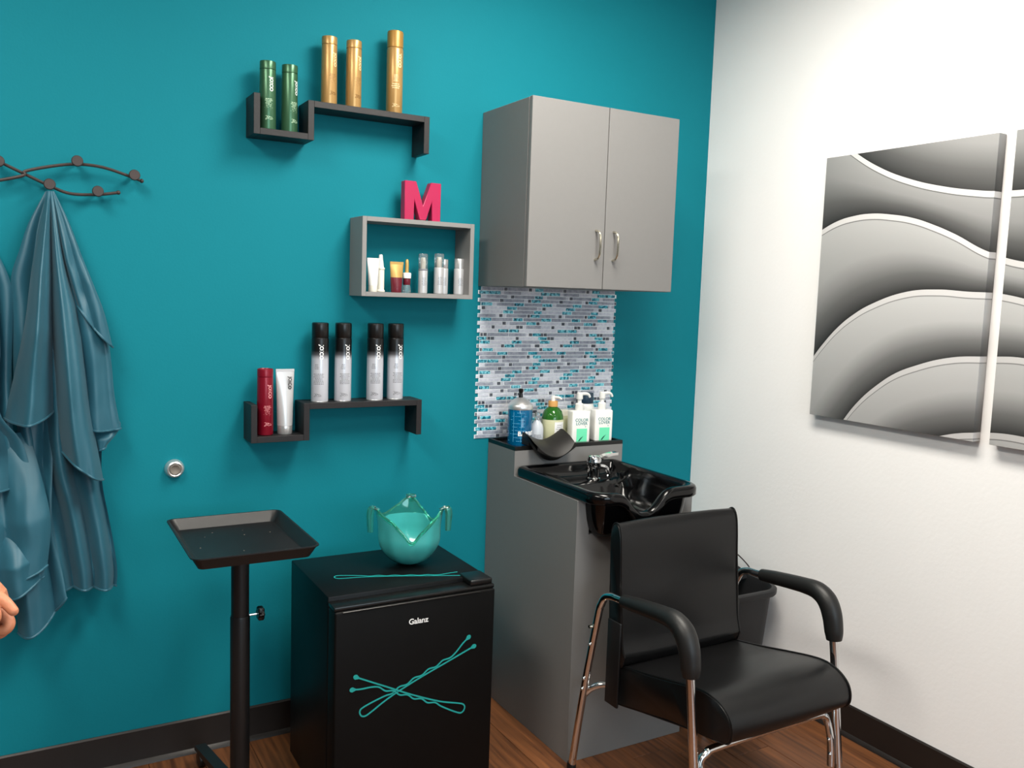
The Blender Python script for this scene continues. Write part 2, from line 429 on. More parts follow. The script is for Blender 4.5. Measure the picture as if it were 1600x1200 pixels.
for k, (w, ty, a, b, z0, z1) in enumerate(tiles[:300]):
    if ty not in protos:
        mb = MB(); mb.loft([[(x, y, z) for x, z in ((0, 0), (1, 0), (1, z1-z0), (0, z1-z0))] for y in (-.0022, -.0038)]
                           + [[(x, -.0042, z) for x, z in ((.02, .0006), (.98, .0006), (.98, z1-z0-.0006), (.02, z1-z0-.0006))]])
        o = mb.build('tile', MT[ty], mos, smooth=False); protos[ty] = o
    else:
        o = protos[ty].copy(); COL.objects.link(o); o.parent = mos
    o.location = (a-ox, 0, z0-oz); o.scale = (b-a, 1, 1)
order = ['S', 'W', 'P', 'T', 'D']; rest = MB()
for (w, ty, a, b, z0, z1) in tiles[300:]:
    rest.box(a-ox, b-ox, -.0041, -.0022, z0-oz, z1-oz, mi=order.index(ty))
ro = rest.build('small_tiles', [MT[k] for k in order], mos, smooth=False); ro['kind'] = 'stuff'

# ------------------------------------------------------------------ wall shelves
def s_shelf(name, label, x0, z0):
    # x0,z0: outer lower-left corner; one low box, one raised board with a drop leg
    t = thing(name, label, 'shelf', (x0, 0, z0), 0, 'black zigzag wall shelves')
    th = .0185; h = .117; d = -.1; w1 = .18; w2 = .560
    b = 0.0006
    MB().box(0, th, d, -.001, 0, h, b, 1).build('board', m_shelf, t)
    MB().box(th, w1-th, d, -.001, 0, th, b, 1).build('board', m_shelf, t)
    MB().box(w1-th, w1, d, -.001, 0, h, b, 1).build('board', m_shelf, t)
    MB().box(w1, w2-th, d, -.001, h-th, h, b, 1).build('board', m_shelf, t)
    MB().box(w2-th, w2, d, -.001, 0, h, b, 1).build('board', m_shelf, t)
    return t
TSX, TSZ = -1.836, 1.911
LSX, LSZ = -1.841, 0.991
s_shelf('wall_shelf', 'black zigzag wall shelf holding green and gold bottles, highest on the teal wall', TSX, TSZ)
s_shelf('wall_shelf', 'black zigzag wall shelf holding black hairspray cans, red bottle and silver tube', LSX, LSZ)
bx = thing('box_shelf', 'grey open rectangular box shelf with small tubes and bottles inside', 'shelf', (-1.504, 0, 1.446))
wB, hB, dB, tB = .393, .250, -.117, .0145
MB().box(0, tB, dB, -.001, 0, hB, .0006, 1).build('board', m_gbox, bx)
MB().box(wB-tB, wB, dB, -.001, 0, hB, .0006, 1).build('board', m_gbox, bx)
MB().box(tB, wB-tB, dB, -.001, 0, tB, .0006, 1).build('board', m_gbox, bx)
MB().box(tB, wB-tB, dB, -.001, hB-tB, hB, .0006, 1).build('board', m_gbox, bx)

# pink letter M
mp = [(0, 0), (0, 1), (.31, 1), (.51, .40), (.72, 1), (1, 1), (1, 0), (.76, 0), (.75, .50), (.60, .03), (.42, .03), (.27, .52), (.26, 0)]
lm = MB().prism([(x*.129-.0645, z*.127) for x, z in mp], 'y', -.016, .016)
lm.build('letter', m_pink, None)
lo = bpy.data.objects['letter']; lo.name = 'letter_sign'; lo.location = (-1.283, -.06, 1.6965)
tag(lo, 'pink block letter M standing on top of the grey box shelf', 'letter')
bv = lo.modifiers.new('bevel', 'BEVEL'); bv.width = .0015; bv.segments = 1

# ------------------------------------------------------------------ bottles
def smallprint(mb, r, z0, n, wid, phi=0, pitch=.0045, seed=0):
    rnd = random.Random(seed)
    for k in range(n):
        w = wid*rnd.uniform(.55, 1.0); z = z0-k*pitch
        x = -w/2
        while x < w/2:
            l = rnd.uniform(.002, .006); e = min(x+l, w/2)
            pts = []
            for a in (x, e):
                t = phi+a/r
                pts += [((r+.0003)*math.sin(t), -(r+.0003)*math.cos(t), z), ((r+.0003)*math.sin(t), -(r+.0003)*math.cos(t), z+pitch*.42)]
            mb.add(pts, [(0, 2, 3, 1)])
            x = e+.0012
def squiggle(mb, r, z, phi, w, wid=.0011):
    pts = []
    for k in range(40):
        t = k/39; a = (t-.5)*w + .004*math.sin(t*23); h = .006*math.sin(t*17+1)*(1-.5*t)
        th = phi+a/r; pts.append(((r+.0002)*math.sin(th), -(r+.0002)*math.cos(th), z+h))
    mb.tube(pts, wid*.5, 5, smooth=False)
def lettering(r, z, size, txt, m, parent, phi=0, vertical=True, bold=.0006):
    v, f = text_geo(txt, size, .0003, bold)
    return MB().add(wrap(v, r, z, phi, vertical), f).build('lettering', m, parent, smooth=False)
def bprof(r, h, top=.003, rb=None):
    rb = rb or r
    return [(rb*.86, 0), (rb*.97, .0015), (rb, .004), (r, h-top), (r*.985, h-top*.35), (r*.93, h)]

def hairspray(label):
    t = thing('hairspray_can', label, 'spray can', (0, 0, 0), 0, 'black and silver hairspray cans')
    MB().lathe([(.0245, 0), (.0262, .002), (.0268, .005), (.0268, .199), (.0258, .2028), (.024, .2035)], seg=36).build('can_body', m_can, t)
    MB().lathe([(.0255, .2035), (.0262, .2045), (.0262, .245), (.0252, .2495), (.022, .251), (.010, .2505)], seg=36).build('cap', m_plast, t)
    MB().lathe([(.0268, -.0002), (.0272, .0008), (.0272, .0022), (.0268, .003)], seg=36).build('base_ring', m_silverc, t)
    lettering(.0268, .158, .0165, 'JOICO', m_whitep, t)
    p = MB(); smallprint(p, .0268, .118, 4, .016, -.55, seed=1); smallprint(p, .0268, .088, 8, .034, -.3, seed=2); squiggle(p, .0268, .022, -.45, .022)
    p.build('small_print', m_greyp, t)['kind'] = 'stuff'
    return t
LZ = LSZ+.117
hs = hairspray('black and silver hairspray can nearest the red bottle on the lower black shelf')
hs.location = (-1.617, -.058, LZ); hs.rotation_euler = (0, 0, math.radians(-8))
dup(hs, (-1.541, -.058, LZ), math.radians(14), 'second black and silver hairspray can from the left on the lower black shelf')
dup(hs, (-1.433, -.060, LZ), math.radians(2), 'third black and silver hairspray can from the left, right of the wide gap')
dup(hs, (-1.359, -.052, LZ), math.radians(16), 'black and silver hairspray can at the right end of the lower black shelf')

def shampoo(name, label, cat, group, m, mprint, mtext, h=.2, r=.0238, captop=.024, flip=False):
    t = thing(name, label, cat, (0, 0, 0), 0, group)
    hb = h-captop
    MB().lathe(bprof(r*.985, hb, rb=r*1.03), seg=36).build('bottle_body', m, t)
    MB().lathe([(r*.95, hb), (r*.99, hb+.001), (r*.99, h-.003), (r*.96, h-.0005), (r*.90, h), (r*.86, h-.002), (r*.3, h-.0025)], seg=36).build('cap', m, t)
    lettering(r, h*.66, .0145, 'JOICO', mtext, t, bold=.0004)
    p = MB(); smallprint(p, r, h*.44, 9, .024, -.3, .0042, seed=5); squiggle(p, r*1.02, h*.17, -.3, .02)
    p.build('small_print', mprint, t)['kind'] = 'stuff'
    return t
g1 = shampoo('shampoo_bottle', 'green metallic bottle at the left end of the upper black shelf', 'bottle', 'green bottles on the upper shelf', m_green, m_grn_l, m_whitep)
g1.location = (-1.786, -.06, TSZ+.0185); g1.rotation_euler = (0, 0, math.radians(12))
dup(g1, (-1.719, -.055, TSZ+.0185), math.radians(40), 'second green metallic bottle, beside the upright board of the upper black shelf')
gd = shampoo('shampoo_bottle', 'gold bottle nearest the green bottles on the upper black shelf', 'bottle', 'gold bottles on the upper shelf', m_gold, m_goldd, m_goldl, h=.205)
gd.location = (-1.597, -.055, TSZ+.117); gd.rotation_euler = (0, 0, math.radians(30))
dup(gd, (-1.520, -.06, TSZ+.117), math.radians(34), 'middle one of the three gold containers, with flat cap')
t = thing('hairspray_can', 'tall gold spray can with matt cap at the right of the upper black shelf', 'spray can', (-1.383, -.058, TSZ+.117))
MB().lathe([(.0245, 0), (.026, .003), (.026, .200), (.025, .204), (.0235, .206)], seg=36).build('can_body', m_gold, t)
MB().lathe([(.0245, .206), (.0254, .207), (.0254, .252), (.0245, .256), (.021, .258), (.01, .2585)], seg=36).build('cap', m_goldc, t)
lettering(.026, .165, .0155, 'JOICO', m_goldl, t, phi=.25)
p = MB(); smallprint(p, .026, .118, 5, .018, -.2, seed=7); smallprint(p, .026, .09, 3, .03, -.2, .006, seed=9); squiggle(p, .026, .025, -.2, .022)
p.build('small_print', m_goldl, t)['kind'] = 'stuff'

rd = shampoo('shampoo_bottle', 'dark red bottle in the low left box of the lower black shelf', 'bottle', None, m_red, m_redl, m_redl, h=.205, r=.0243)
rd.location = (-1.789, -.058, LSZ+.0185); rd.rotation_euler = (0, 0, math.radians(22))

def tube_body(mb, w0, r0, h, y=1.0, n=14, seg=28, z0=0):
    rings = []
    for i in range(n+1):
        f = i/n; e = f**1.3
        a = r0+(w0-r0)*f; b = r0*(1-e)+.0012*e
        rings.append([(a*math.cos(2*PI*j/seg), b*math.sin(2*PI*j/seg), z0+f*h) for j in range(seg)])
    return mb.loft(rings)
def squeeze_tube(label, m, mc, w, r, h, hc, mtext, mlow=None, big=True):
    t = thing('squeeze_tube', label, 'tube')
    mb = MB(); tube_body(mb, w, r, h-hc-.008, z0=hc)
    b = mb.build('tube_body', m, t)
    MB().box(-w, w, -.0013, .0013, h-.009, h, .0005, 1).build('crimp', m, t)
    MB().lathe([(r*.93, 0), (r*.99, .002), (r*1.0, hc-.002), (r*.97, hc)], seg=28).build('cap', mc, t)
    return t
tb = squeeze_tube('silver grey squeeze tube standing on its cap beside the red bottle', m_silver, m_silverc, .029, .0235, .203, .027, m_black)
tb.location = (-1.727, -.055, LSZ+.0185)
v, f = text_geo('JOICO', .014, .0003, .0004)
MB().add([(p.y+.012, -.0125+p.x*.10-p.z, .160-p.x) for p in v], f).build('lettering', m_black, tb, smooth=False)
p = MB(); rnd = random.Random(3)
for k in range(9):
    z = .118-k*.006; p.box(-.012+rnd.uniform(0, .004), .004+rnd.uniform(0, .01), -.0235, -.0233, z, z+.0016)
p.xf(Matrix.Rotation(math.radians(-4.6), 4, 'X') @ Matrix.Translation((0, .0035, .003))).build('small_print', m_greyp, tb)['kind'] = 'stuff'

# small products inside the grey box shelf
BZ = 1.446+.0145
a = squeeze_tube('small white squeeze tube at the left inside the grey box shelf', m_whiteplast, m_cream, .0205, .0145, .108, .020, m_black)
a.location = (-1.449, -.07, BZ)
t = thing('nozzle_bottle', 'small cream bottle with tall pointed nozzle beside the white tube', 'bottle', (-1.416, -.05, BZ))
MB().lathe([(.0135, 0), (.0150, .002), (.0150, .005), (.0125, .008), (.0125, .068), (.0120, .072), (.014, .074), (.014, .078), (.0125, .08)], seg=24).build('bottle_body', m_cream, t)
MB().lathe([(.0105, .08), (.0095, .092), (.0072, .105), (.0062, .118), (.0045, .1215)], seg=20).build('nozzle', m_whiteplast, t)
g = squeeze_tube('small yellow gold and maroon squeeze tube in the grey box shelf', m_yel, m_maroon, .0235, .018, .100, .018, m_black)
g.location = (-1.366, -.065, BZ)
bd = MB()
rings = []
for i in range(7):
    f = i/6*.42; zz = .018+f*.074; e = f**1.3
    aa = .018+(.0235-.018)*f+.0004; bb = .018*(1-e)+.0012*e+.0004
    rings.append([(aa*math.cos(2*PI*j/28), bb*math.sin(2*PI*j/28), zz) for j in range(28)])
bd.loft(rings, cap=False).build('maroon_band', m_maroon, g)['label'] = 'maroon lower band'
t = thing('dropper_bottle', 'small maroon dropper bottle with white collar and gold tip beside the maroon tube', 'bottle', (-1.327, -.058, BZ))
MB().lathe([(.0125, 0), (.0145, .003), (.0135, .016), (.0115, .026)], seg=24).build('base', m_clear, t)
MB().lathe([(.0112, .026), (.0125, .028), (.0125, .044), (.0118, .048)], seg=24).build('bottle_body', m_maroon, t)
MB().lathe([(.0140, .048), (.0142, .049), (.0142, .064), (.0135, .066)], seg=24).build('collar', m_whiteplast, t)
MB().lathe([(.0065, .066), (.0062, .095), (.0052, .106), (.003, .11)], seg=20).build('dropper', m_yel, t)

def mini_spray(label, h, r, capf, mcap, group, band=True):
    t = thing('mini_spray', label, 'bottle', (0, 0, 0), 0, group)
    hc = h*capf; hb = h-hc
    MB().lathe(bprof(r, hb, .002), seg=28).build('bottle_body', m_silver, t)
    if mcap is m_clear:
        MB().lathe([(r*.40, hb-.001), (r*.42, hb+hc*.55), (r*.30, hb+hc*.75)], seg=20).build('pump', m_cream, t)
    MB().lathe([(r*.93, hb), (r*.97, hb+.001), (r*.97, h-.003), (r*.93, h-.0006), (r*.85, h)], seg=28).build('cap', mcap, t)
    if band: MB().lathe([(r*1.0, hb-.006), (r*1.02, hb-.0055), (r*1.02, hb-.001), (r*1.0, hb-.0005)], seg=28, cap=False).build('band', m_greyp, t)
    p = MB(); smallprint(p, r, hb*.62, 7, r*1.1, -.1, .004, seed=int(h*1000)); p.build('small_print', m_greyp, t)['kind'] = 'stuff'
    return t
s1 = mini_spray('small pump bottle with clear cap alone in the middle of the grey box shelf', .131, .0155, .38, m_clear, None)
s1.location = (-1.270, -.06, BZ)
s2 = mini_spray('taller clear-capped bottle of the touching pair in the grey box shelf', .134, .0165, .34, m_clear, None, False)
s2.location = (-1.214, -.065, BZ)
s3 = mini_spray('narrow silver mini can tucked behind the clear-capped bottle', .117, .0155, .26, m_silverc, None, False)
s3.location = (-1.1875, -.045, BZ)
s4 = mini_spray('silver mini can at the far right inside the grey box shelf', .121, .0178, .28, m_silverc, None, False)
s4.location = (-1.136, -.06, BZ)

# ------------------------------------------------------------------ coat rack and capes
rk = thing('coat_rack', 'dark iron wall coat rack of two crossing curved wires with round knobs', 'coat rack', (-2.425, 0, 1.745))
def rel(p, y=-.03): return (p[0]+2.425, y, p[1]-1.745)
A_ = [(-2.482, 1.722), (-2.422, 1.751), (-2.361, 1.77), (-2.298, 1.782), (-2.234, 1.780), (-2.169, 1.763), (-2.134, 1.752)]
B_ = [(-2.425, 1.745), (-2.366, 1.719), (-2.315, 1.702), (-2.248, 1.705), (-2.194, 1.715)]
mir = lambda p: (-4.85-p[0], 3.49-p[1])
MB().tube([rel(mir(p), -.036) for p in A_[::-1]][:-1]+[rel(p, -.036) for p in A_[1:]], .0042, 8).build('wire', m_iron, rk)
MB().tube([rel(mir(p), -.026) for p in B_[::-1]][:-1]+[rel(p, -.026) for p in B_], .0042, 8).build('wire', m_iron, rk)
for e, yy in ((A_[-1], -.036), (mir(A_[-1]), -.036), (B_[-1], -.026), (mir(B_[-1]), -.026)):
    x, y, z = rel(e, yy); MB().ball((x, y, z), .006, 12, 8).build('end_tip', m_iron, rk)
KN = [(-2.298, 1.789), (-2.154, 1.765), (-2.366, 1.7205), (-2.248, 1.712)]
for k in KN+[mir(p) for p in KN]:
    x, y, z = rel(k, 0)
    MB().lathe([(.006, .001), (.006, .045), (.0142, .047), (.0150, .050), (.0148, .053), (.013, .055)], seg=20).xf(Matrix.Translation((x, 0, z)) @ Matrix.Rotation(PI/2, 4, 'X')).build('knob', m_iron, rk)

def poly_at(pts, f):
    L = [0]
    for a, b in zip(pts, pts[1:]): L.append(L[-1]+math.hypot(b[0]-a[0], b[1]-a[1]))
    d = f*L[-1]
    for i in range(len(pts)-1):
        if d <= L[i+1]+1e-9:
            q = (d-L[i])/max(1e-9, L[i+1]-L[i])
            return (pts[i][0]+(pts[i+1][0]-pts[i][0])*q, pts[i][1]+(pts[i+1][1]-pts[i][1])*q)
    return pts[-1]
def smoothpoly(pts):
    q = catmull([(p[0], 0, p[1]) for p in pts], 5); return [(p.x, p.z) for p in q]
def panel(mb, L, R, base, amp, folds, ph=0.0, sag=0.0, nu=56, nv=44, seed=0, tuck=.035):
    L, R = smoothpoly(L), smoothpoly(R)
    def fn(s, t):
        tt = t
        a = poly_at(L, tt); b = poly_at(R, tt)
        x = a[0]+(b[0]-a[0])*s; z = a[1]+(b[1]-a[1])*s - sag*4*s*(1-s)*t**3
        ss = s+.025*math.sin(5*t+seed)+.02*math.sin(9*t+2*seed)*s*(1-s)
        c = abs(math.sin(PI*(folds*ss+ph)))
        fold = c**1.1+.10*math.sin(13*ss+seed*1.7)*c
        grow = min(1, t*1.6)**.8
        edge = 1-(2*abs(s-.5))**6
        wr = noise.noise(Vector((x*13+seed*3, z*4.5, seed)))*.020+noise.noise(Vector((x*45, z*14, seed)))*.004
        y = -(base*(.55+.45*grow)) - amp*grow*fold + wr*grow - .0 + tuck*grow*(1-edge)*.6
        return (x, min(y, -.012), z)
    mb.grid(fn, nu, nv)
    # hem: a narrow rolled edge along the bottom
    pts = [fn(i/nu, 1.0) for i in range(nu+1)]
    mb.tube([(p[0], p[1]-.002, p[2]) for p in pts], .0032, 6, smooth=False)
def cape(name, label, panels, loc):
    mb = MB()
    for k, a in enumerate(panels): panel(mb, *a[0], **a[1], seed=k+1)
    mb.v = [(x-loc[0], y-loc[1], z-loc[2]) for x, y, z in mb.v]
    o = mb.build(name, m_cape, None, ang=60, loc=loc)
    tag(o, label, 'cape', 'salon capes on the rack')
    return o
RB = [(-2.356, 1.703), (-2.325, 1.63), (-2.292, 1.531), (-2.262, 1.446), (-2.239, 1.377)]
main = [
 ((dict(), dict()),) ][:0]
main = [
 (([(-2.376, 1.702), (-2.418, 1.615), (-2.441, 1.54), (-2.462, 1.469), (-2.460, 1.39), (-2.462, 1.2), (-2.45, 1.0), (-2.41, .85), (-2.385, .69), (-2.37, .605)],
   RB+[(-2.236, 1.2), (-2.247, 1.0), (-2.248, .896), (-2.234, .803), (-2.222, .728), (-2.211, .634), (-2.214, .585)], .05, .045, 3.0), dict(ph=.2)),
 (([(-2.362, 1.702), (-2.32, 1.4), (-2.295, 1.2), (-2.29, 1.055)], RB+[(-2.222, 1.25), (-2.214, 1.147), (-2.199, 1.05)], .08, .02, 1.0), dict(ph=.2, sag=.004)),
 (([(-2.29, 1.07), (-2.275, 1.03), (-2.262, .99)], [(-2.203, 1.075), (-2.198, 1.05), (-2.238, 1.00)], .075, .012, 1.0), dict(nu=20, nv=16)),
 (([(-2.360, 1.702), (-2.335, 1.52), (-2.305, 1.395)], RB+[(-2.219, 1.283)], .10, .014, 1.3), dict(ph=.4, sag=.01)),
 (([(-2.374, 1.702), (-2.412, 1.5), (-2.432, 1.35), (-2.462, 1.2), (-2.487, 1.092)], [(-2.364, 1.702), (-2.366, 1.39), (-2.364, 1.2), (-2.366, 1.110)], .10, .085, 1.0), dict(ph=.0, sag=.014)),
 (([(-2.367, 1.702), (-2.367, 1.5), (-2.368, 1.39), (-2.362, 1.116), (-2.354, 1.0)], [(-2.358, 1.702), (-2.33, 1.5), (-2.300, 1.36), (-2.275, 1.1), (-2.248, .91)], .10, .085, 1.0), dict(ph=.0, sag=.004)),
 (([(-2.42, 1.2), (-2.45, 1.05), (-2.47, .9), (-2.472, .7), (-2.466, .496)], [(-2.375, 1.2), (-2.372, 1.0), (-2.378, .8), (-2.356, .662), (-2.346, .590)], .085, .05, 1.2), dict(ph=.1, sag=.03)),
]
cape('cape', 'teal satin salon cape hanging whole from the rack knob, nearest the door stop', main, (-2.366, 0, 1.70))
left = [
 (([(-2.566, 1.70), (-2.66, 1.5), (-2.70, 1.2), (-2.69, .85), (-2.68, .62)], [(-2.552, 1.70), (-2.503, 1.56), (-2.468, 1.472), (-2.458, 1.406), (-2.466, 1.2), (-2.465, 1.0), (-2.46, .8), (-2.47, .62)], .05, .04, 3.5), dict(ph=.1)),
 (([(-2.562, 1.70), (-2.63, 1.5), (-2.68, 1.2), (-2.68, .93)], [(-2.555, 1.70), (-2.51, 1.52), (-2.49, 1.3), (-2.497, 1.12), (-2.445, 1.03), (-2.418, .91)], .09, .06, 2.0), dict(ph=.3, sag=.012)),
 (([(-2.60, 1.05), (-2.62, .9), (-2.60, .66)], [(-2.43, 1.05), (-2.405, .95), (-2.382, .82), (-2.392, .695)], .125, .05, 1.5), dict(ph=.2, sag=.02)),
 (([(-2.56, .85), (-2.57, .75), (-2.55, .60)], [(-2.44, .80), (-2.40, .74), (-2.40, .665)], .150, .035, 1.6), dict(ph=.5, sag=.01)),
]
cape('cape', 'teal satin salon cape cut off by the left edge of the view', left, (-2.56, 0, 1.70))

# ------------------------------------------------------------------ door stop
t = thing('door_stop', 'round chrome wall door stop with a grey rubber centre on the teal wall', 'door stop', (-2.046, 0, .910))
RX = Matrix.Rotation(PI/2, 4, 'X')
MB().lathe([(.0285, .001), (.0285, .004), (.0262, .012), (.0235, .020), (.020, .0225), (.0175, .021), (.0165, .016), (.003, .0155)], seg=36).xf(RX).build('chrome_ring', m_satin, t)
MB().lathe([(.0160, .0158), (.0160, .0210), (.0140, .0220), (.0085, .0185), (.0015, .0178)], seg=30).xf(RX).build('rubber_pad', m_rubber, t)

# ------------------------------------------------------------------ tray stand
TX, TY = -1.943, -.42
ts = thing('tray_stand', 'black salon tray on a pole stand in front of the teal wall', 'tray stand', (TX, TY, 0))
def rrect(hx, hy, r, z, n=5):
    out = []
    for cx, cy, a0 in ((hx-r, hy-r, 0), (-hx+r, hy-r, PI/2), (-hx+r, -hy+r, PI), (hx-r, -hy+r, 1.5*PI)):
        for k in range(n+1):
            a = a0+k/n*PI/2; out.append((cx+r*math.cos(a), cy+r*math.sin(a), z))
    return out
ZT = .81
hx, hy = .1585, .205
tr = MB().loft([rrect(hx-.020, hy-.020, .016, ZT-.0325), rrect(hx-.004, hy-.004, .022, ZT-.004), rrect(hx, hy, .024, ZT-.003), rrect(hx, hy, .024, ZT),
                rrect(hx-.0055, hy-.0055, .020, ZT), rrect(hx-.024, hy-.024, .012, ZT-.028), rrect(hx-.028, hy-.028, .010, ZT-.0295)])
tr.build('tray', m_blk, ts)
pk = MB(); rnd = random.Random(5)
for k in range(9):
    x, y = rnd.uniform(-.11, .11), rnd.uniform(-.15, .15); pk.ball((x, y, ZT-.0292), rnd.uniform(.0012, .002), 8, 4, .4)
pk.build('specks', m_rubber, ts)['kind'] = 'stuff'
MB().lathe([(.0235, .50), (.0235, ZT-.0335)], seg=24).build('pole', m_blk, ts)
MB().lathe([(.0245, .06), (.0258, .062), (.0258, .575), (.0245, .58)], seg=24).build('pole_sleeve', m_blk, ts)
MB().box(-.05, .05, -.05, .05, ZT-.037, ZT-.0328, .002).build('mount_plate', m_blk, ts)
kn = MB()
pts = []
for j in range(36):
    a = 2*PI*j/36; r = .0175+.0025*math.cos(6*a); pts.append((r*math.cos(a), r*math.sin(a)))
kn.loft([[(x, y*s_, z*s_) for y, z in pts] for x, s_ in ((.046, .85), (.049, 1), (.060, 1), (.063, .85))]).xf(Matrix.Translation((0, 0, .577)))
k_ = kn.build('knob', m_plast, ts)
MB().tube([(.0235, 0, .577), (.047, 0, .577)], .0035, 10, smooth=False).build('screw', m_chrome, k_)
MB().lathe([(.045, .045), (.05, .05), (.05, .078), (.03, .095), (.026, .096)], seg=28).build('hub', m_blk, ts)
for a in (math.radians(98), math.radians(203), math.radians(308)):
    c_, s_ = math.cos(a), math.sin(a)
    R_ = Matrix.Rotation(a, 4, 'Z')
    l = MB().prism([(.03, .052), (.03, .082), (.12, .078), (.335, .064), (.338, .050)], 'y', -.016, .016).xf(R_).build('leg', m_blk, ts)
    MB().tube([(.322, 0, .055), (.322, 0, .044)], .006, 10, smooth=False).xf(R_).build('caster_stem', m_chrome, l)
    MB().lathe([(.012, -.011), (.020, -.010), (.022, -.006), (.022, .006), (.020, .010), (.012, .011)], seg=20).xf(R_ @ Matrix.Translation((.322, 0, .0222)) @ Matrix.Rotation(PI/2, 4, 'X')).build('caster', m_plast, l)

# ------------------------------------------------------------------ mini fridge
FZ = .635
fx0, fx1, fyb, fyf, fyd = -1.735, -1.252, -.17, -.530, -.592
fg = thing('mini_fridge', 'black mini fridge on the floor between tray stand and grey wash station', 'fridge', ((fx0+fx1)/2, -.38, 0))
ox, oy = (fx0+fx1)/2, -.38
MB().box(fx0-ox, fx1-ox, fyf-oy, fyb-oy, .02, FZ, .004).build('fridge_body', m_fridge, fg)
dr = MB().box(fx0-ox, fx1-ox, fyd-oy, fyf-.003-oy, .03, FZ-.024, .006, 3)
dro = dr.build('door', m_door, fg)
# top edge strip with a long finger recess
MB().box(fx0-ox, fx1-ox, fyd+.006-oy, fyf-.003-oy, FZ-.0235, FZ-.012, .003).build('door_cap', m_plast, dro)
MB().box(fx0+.02-ox, fx1-.05-ox, fyd-.0025-oy, fyd+.002-oy, FZ-.0285, FZ-.0245, .001, 1).build('handle_lip', m_plast, dro)['label'] = 'long lip of the finger pull'
MB().box(fx1-.075-ox, fx1-.004-ox, fyd+.012-oy, fyf+.030-oy, FZ-.0115, FZ+.005, .004, 3).build('hinge_cover', m_plast, fg)
v, f = text_geo('Galanz', .0225, .0004, .0003, .96)
MB().add(flatxz(v, -1.494-ox, fyd-.0004-oy, .552), f).build('lettering', m_whitep, dro, smooth=False)
for sx in (-1, 1):
    for yy in (-.50, -.21):
        MB().lathe([(.015, 0), (.016, .004), (.014, .0205)], seg=14).xf(Matrix.Translation((sx*.2, yy-oy, 0))).build('foot', m_plast, fg)
m_dec = m_decal
def hairpin(mb, L, wv, heads=True, r=.0022):
    # drawn in a plane (a along the pin, b across): bend at a=0, tips at a=L
    s1 = [(L, .021), (L*.93, .019), (L*.86, .0135)]
    straight = [(L*1.0, -.004), (L*.75, -.002), (L*.5, .000), (L*.25, -.003), (.03, -.012)]
    bend = [(.012, -.0135), (.003, -.009), (0, -.001), (.002, .008), (.011, .013)]
    wavy = [(.04, .0125), (L*.22, .0085)]
    n = 4
    for k in range(n):
        a0 = L*(.28+k*.13); wavy += [(a0, .0035), (a0+L*.065, .0095)]
    wavy += [(L*.80, .0045), (L*.86, .010), (L*.93, .022), (L*.985, .029)]
    pts = straight+bend+wavy
    return pts
def put_pin(parent, L, origin, axis_a, axis_b, nrm, flip=1, r=.0021, name='bobby_pin_decal', heads=True, head_r=.0068, s=1):
    pts = hairpin(None, L, 0)
    P3 = lambda p, h=0: Vector(origin)+Vector(axis_a)*p[0]+Vector(axis_b)*p[1]*flip+Vector(nrm)*h
    mb = MB()
    c = catmull([(p[0], p[1], 0) for p in pts], 5)
    # flat ribbon with a little thickness
    rings = []
    for i, q in enumerate(c):
        tdir = (c[min(i+1, len(c)-1)]-c[max(0, i-1)]).normalized(); n = Vector((-tdir.y, tdir.x, 0))
        a, b = q+n*r, q-n*r
        rings.append([P3(a, .0003), P3(b, .0003), P3(b, .0011), P3(a, .0011)])
    mb.loft(rings)
    if heads:
        for q, t0 in ((c[0], c[0]-c[1]), (c[-1], c[-1]-c[-2])):
            t0 = t0.normalized(); n = Vector((-t0.y, t0.x, 0)); ring = []
            for j in range(20):
                a = 2*PI*j/20
                ring.append(q+t0*(.004+head_r*1.35*math.cos(a))+n*(head_r*math.sin(a)*(1 if math.cos(a) > -.3 else .75)))
            mb.loft([[P3(p, .0003) for p in ring], [P3(p, .0013) for p in ring]])
    o = mb.build(name, m_decal, parent, smooth=False)
    o['label'] = 'turquoise bobby pin motif'
    return o
def unit(v): return Vector(v).normalized()
yd = fyd-oy
# pin A: bend lower left, tips upper right; pin B: bend lower right, tips upper left
a0 = Vector((-1.661-ox, yd, .316)); a1 = Vector((-1.324-ox, yd, .449)); d = a1-a0
put_pin(fg, d.length, a0, unit(d), unit((-d.z, 0, d.x)), (0, -1, 0))
b0 = Vector((-1.344-ox, yd, .262)); b1 = Vector((-1.672-ox, yd, .418)); d = b1-b0
put_pin(fg, d.length, b0+Vector((0, -.0011, 0)), unit(d), unit((-d.z, 0, d.x)), (0, -1, 0))
c0 = Vector((-1.667-ox, -.378-oy, FZ)); c1 = Vector((-1.326-ox, -.508-oy, FZ)); d = c1-c0
put_pin(fg, d.length, c0, unit(d), unit((-d.y, d.x, 0)), (0, 0, 1), r=.0017, heads=False)

# ------------------------------------------------------------------ glass handkerchief bowl on the fridge
vz = thing('glass_bowl', 'turquoise glass bowl with curled handkerchief rim standing on the black fridge', 'bowl', (-1.418, -.335, FZ))
RIM = [(-8, .142), (20, .119), (45, .150), (65, .180), (88, .158), (118, .138), (148, .150), (172, .174), (196, .158), (217, .143), (237, .112), (252, .086), (267, .110), (288, .140), (305, .157), (324, .175)]
def rim_h(deg):
    deg = (deg+8) % 360-8
    n = len(RIM)
    for i in range(n):
        a0, h0 = RIM[i]; a1, h1 = RIM[(i+1) % n]
        if i == n-1: a1 += 360
        if a0 <= deg <= a1:
            q = (deg-a0)/(a1-a0); hm, hp_ = RIM[i-1][1], RIM[(i+2) % n][1]
            return .5*(2*h0+(h1-hm)*q+(2*hm-5*h0+4*h1-hp_)*q*q+(3*h0-hm-3*h1+hp_)*q**3)
    return .15
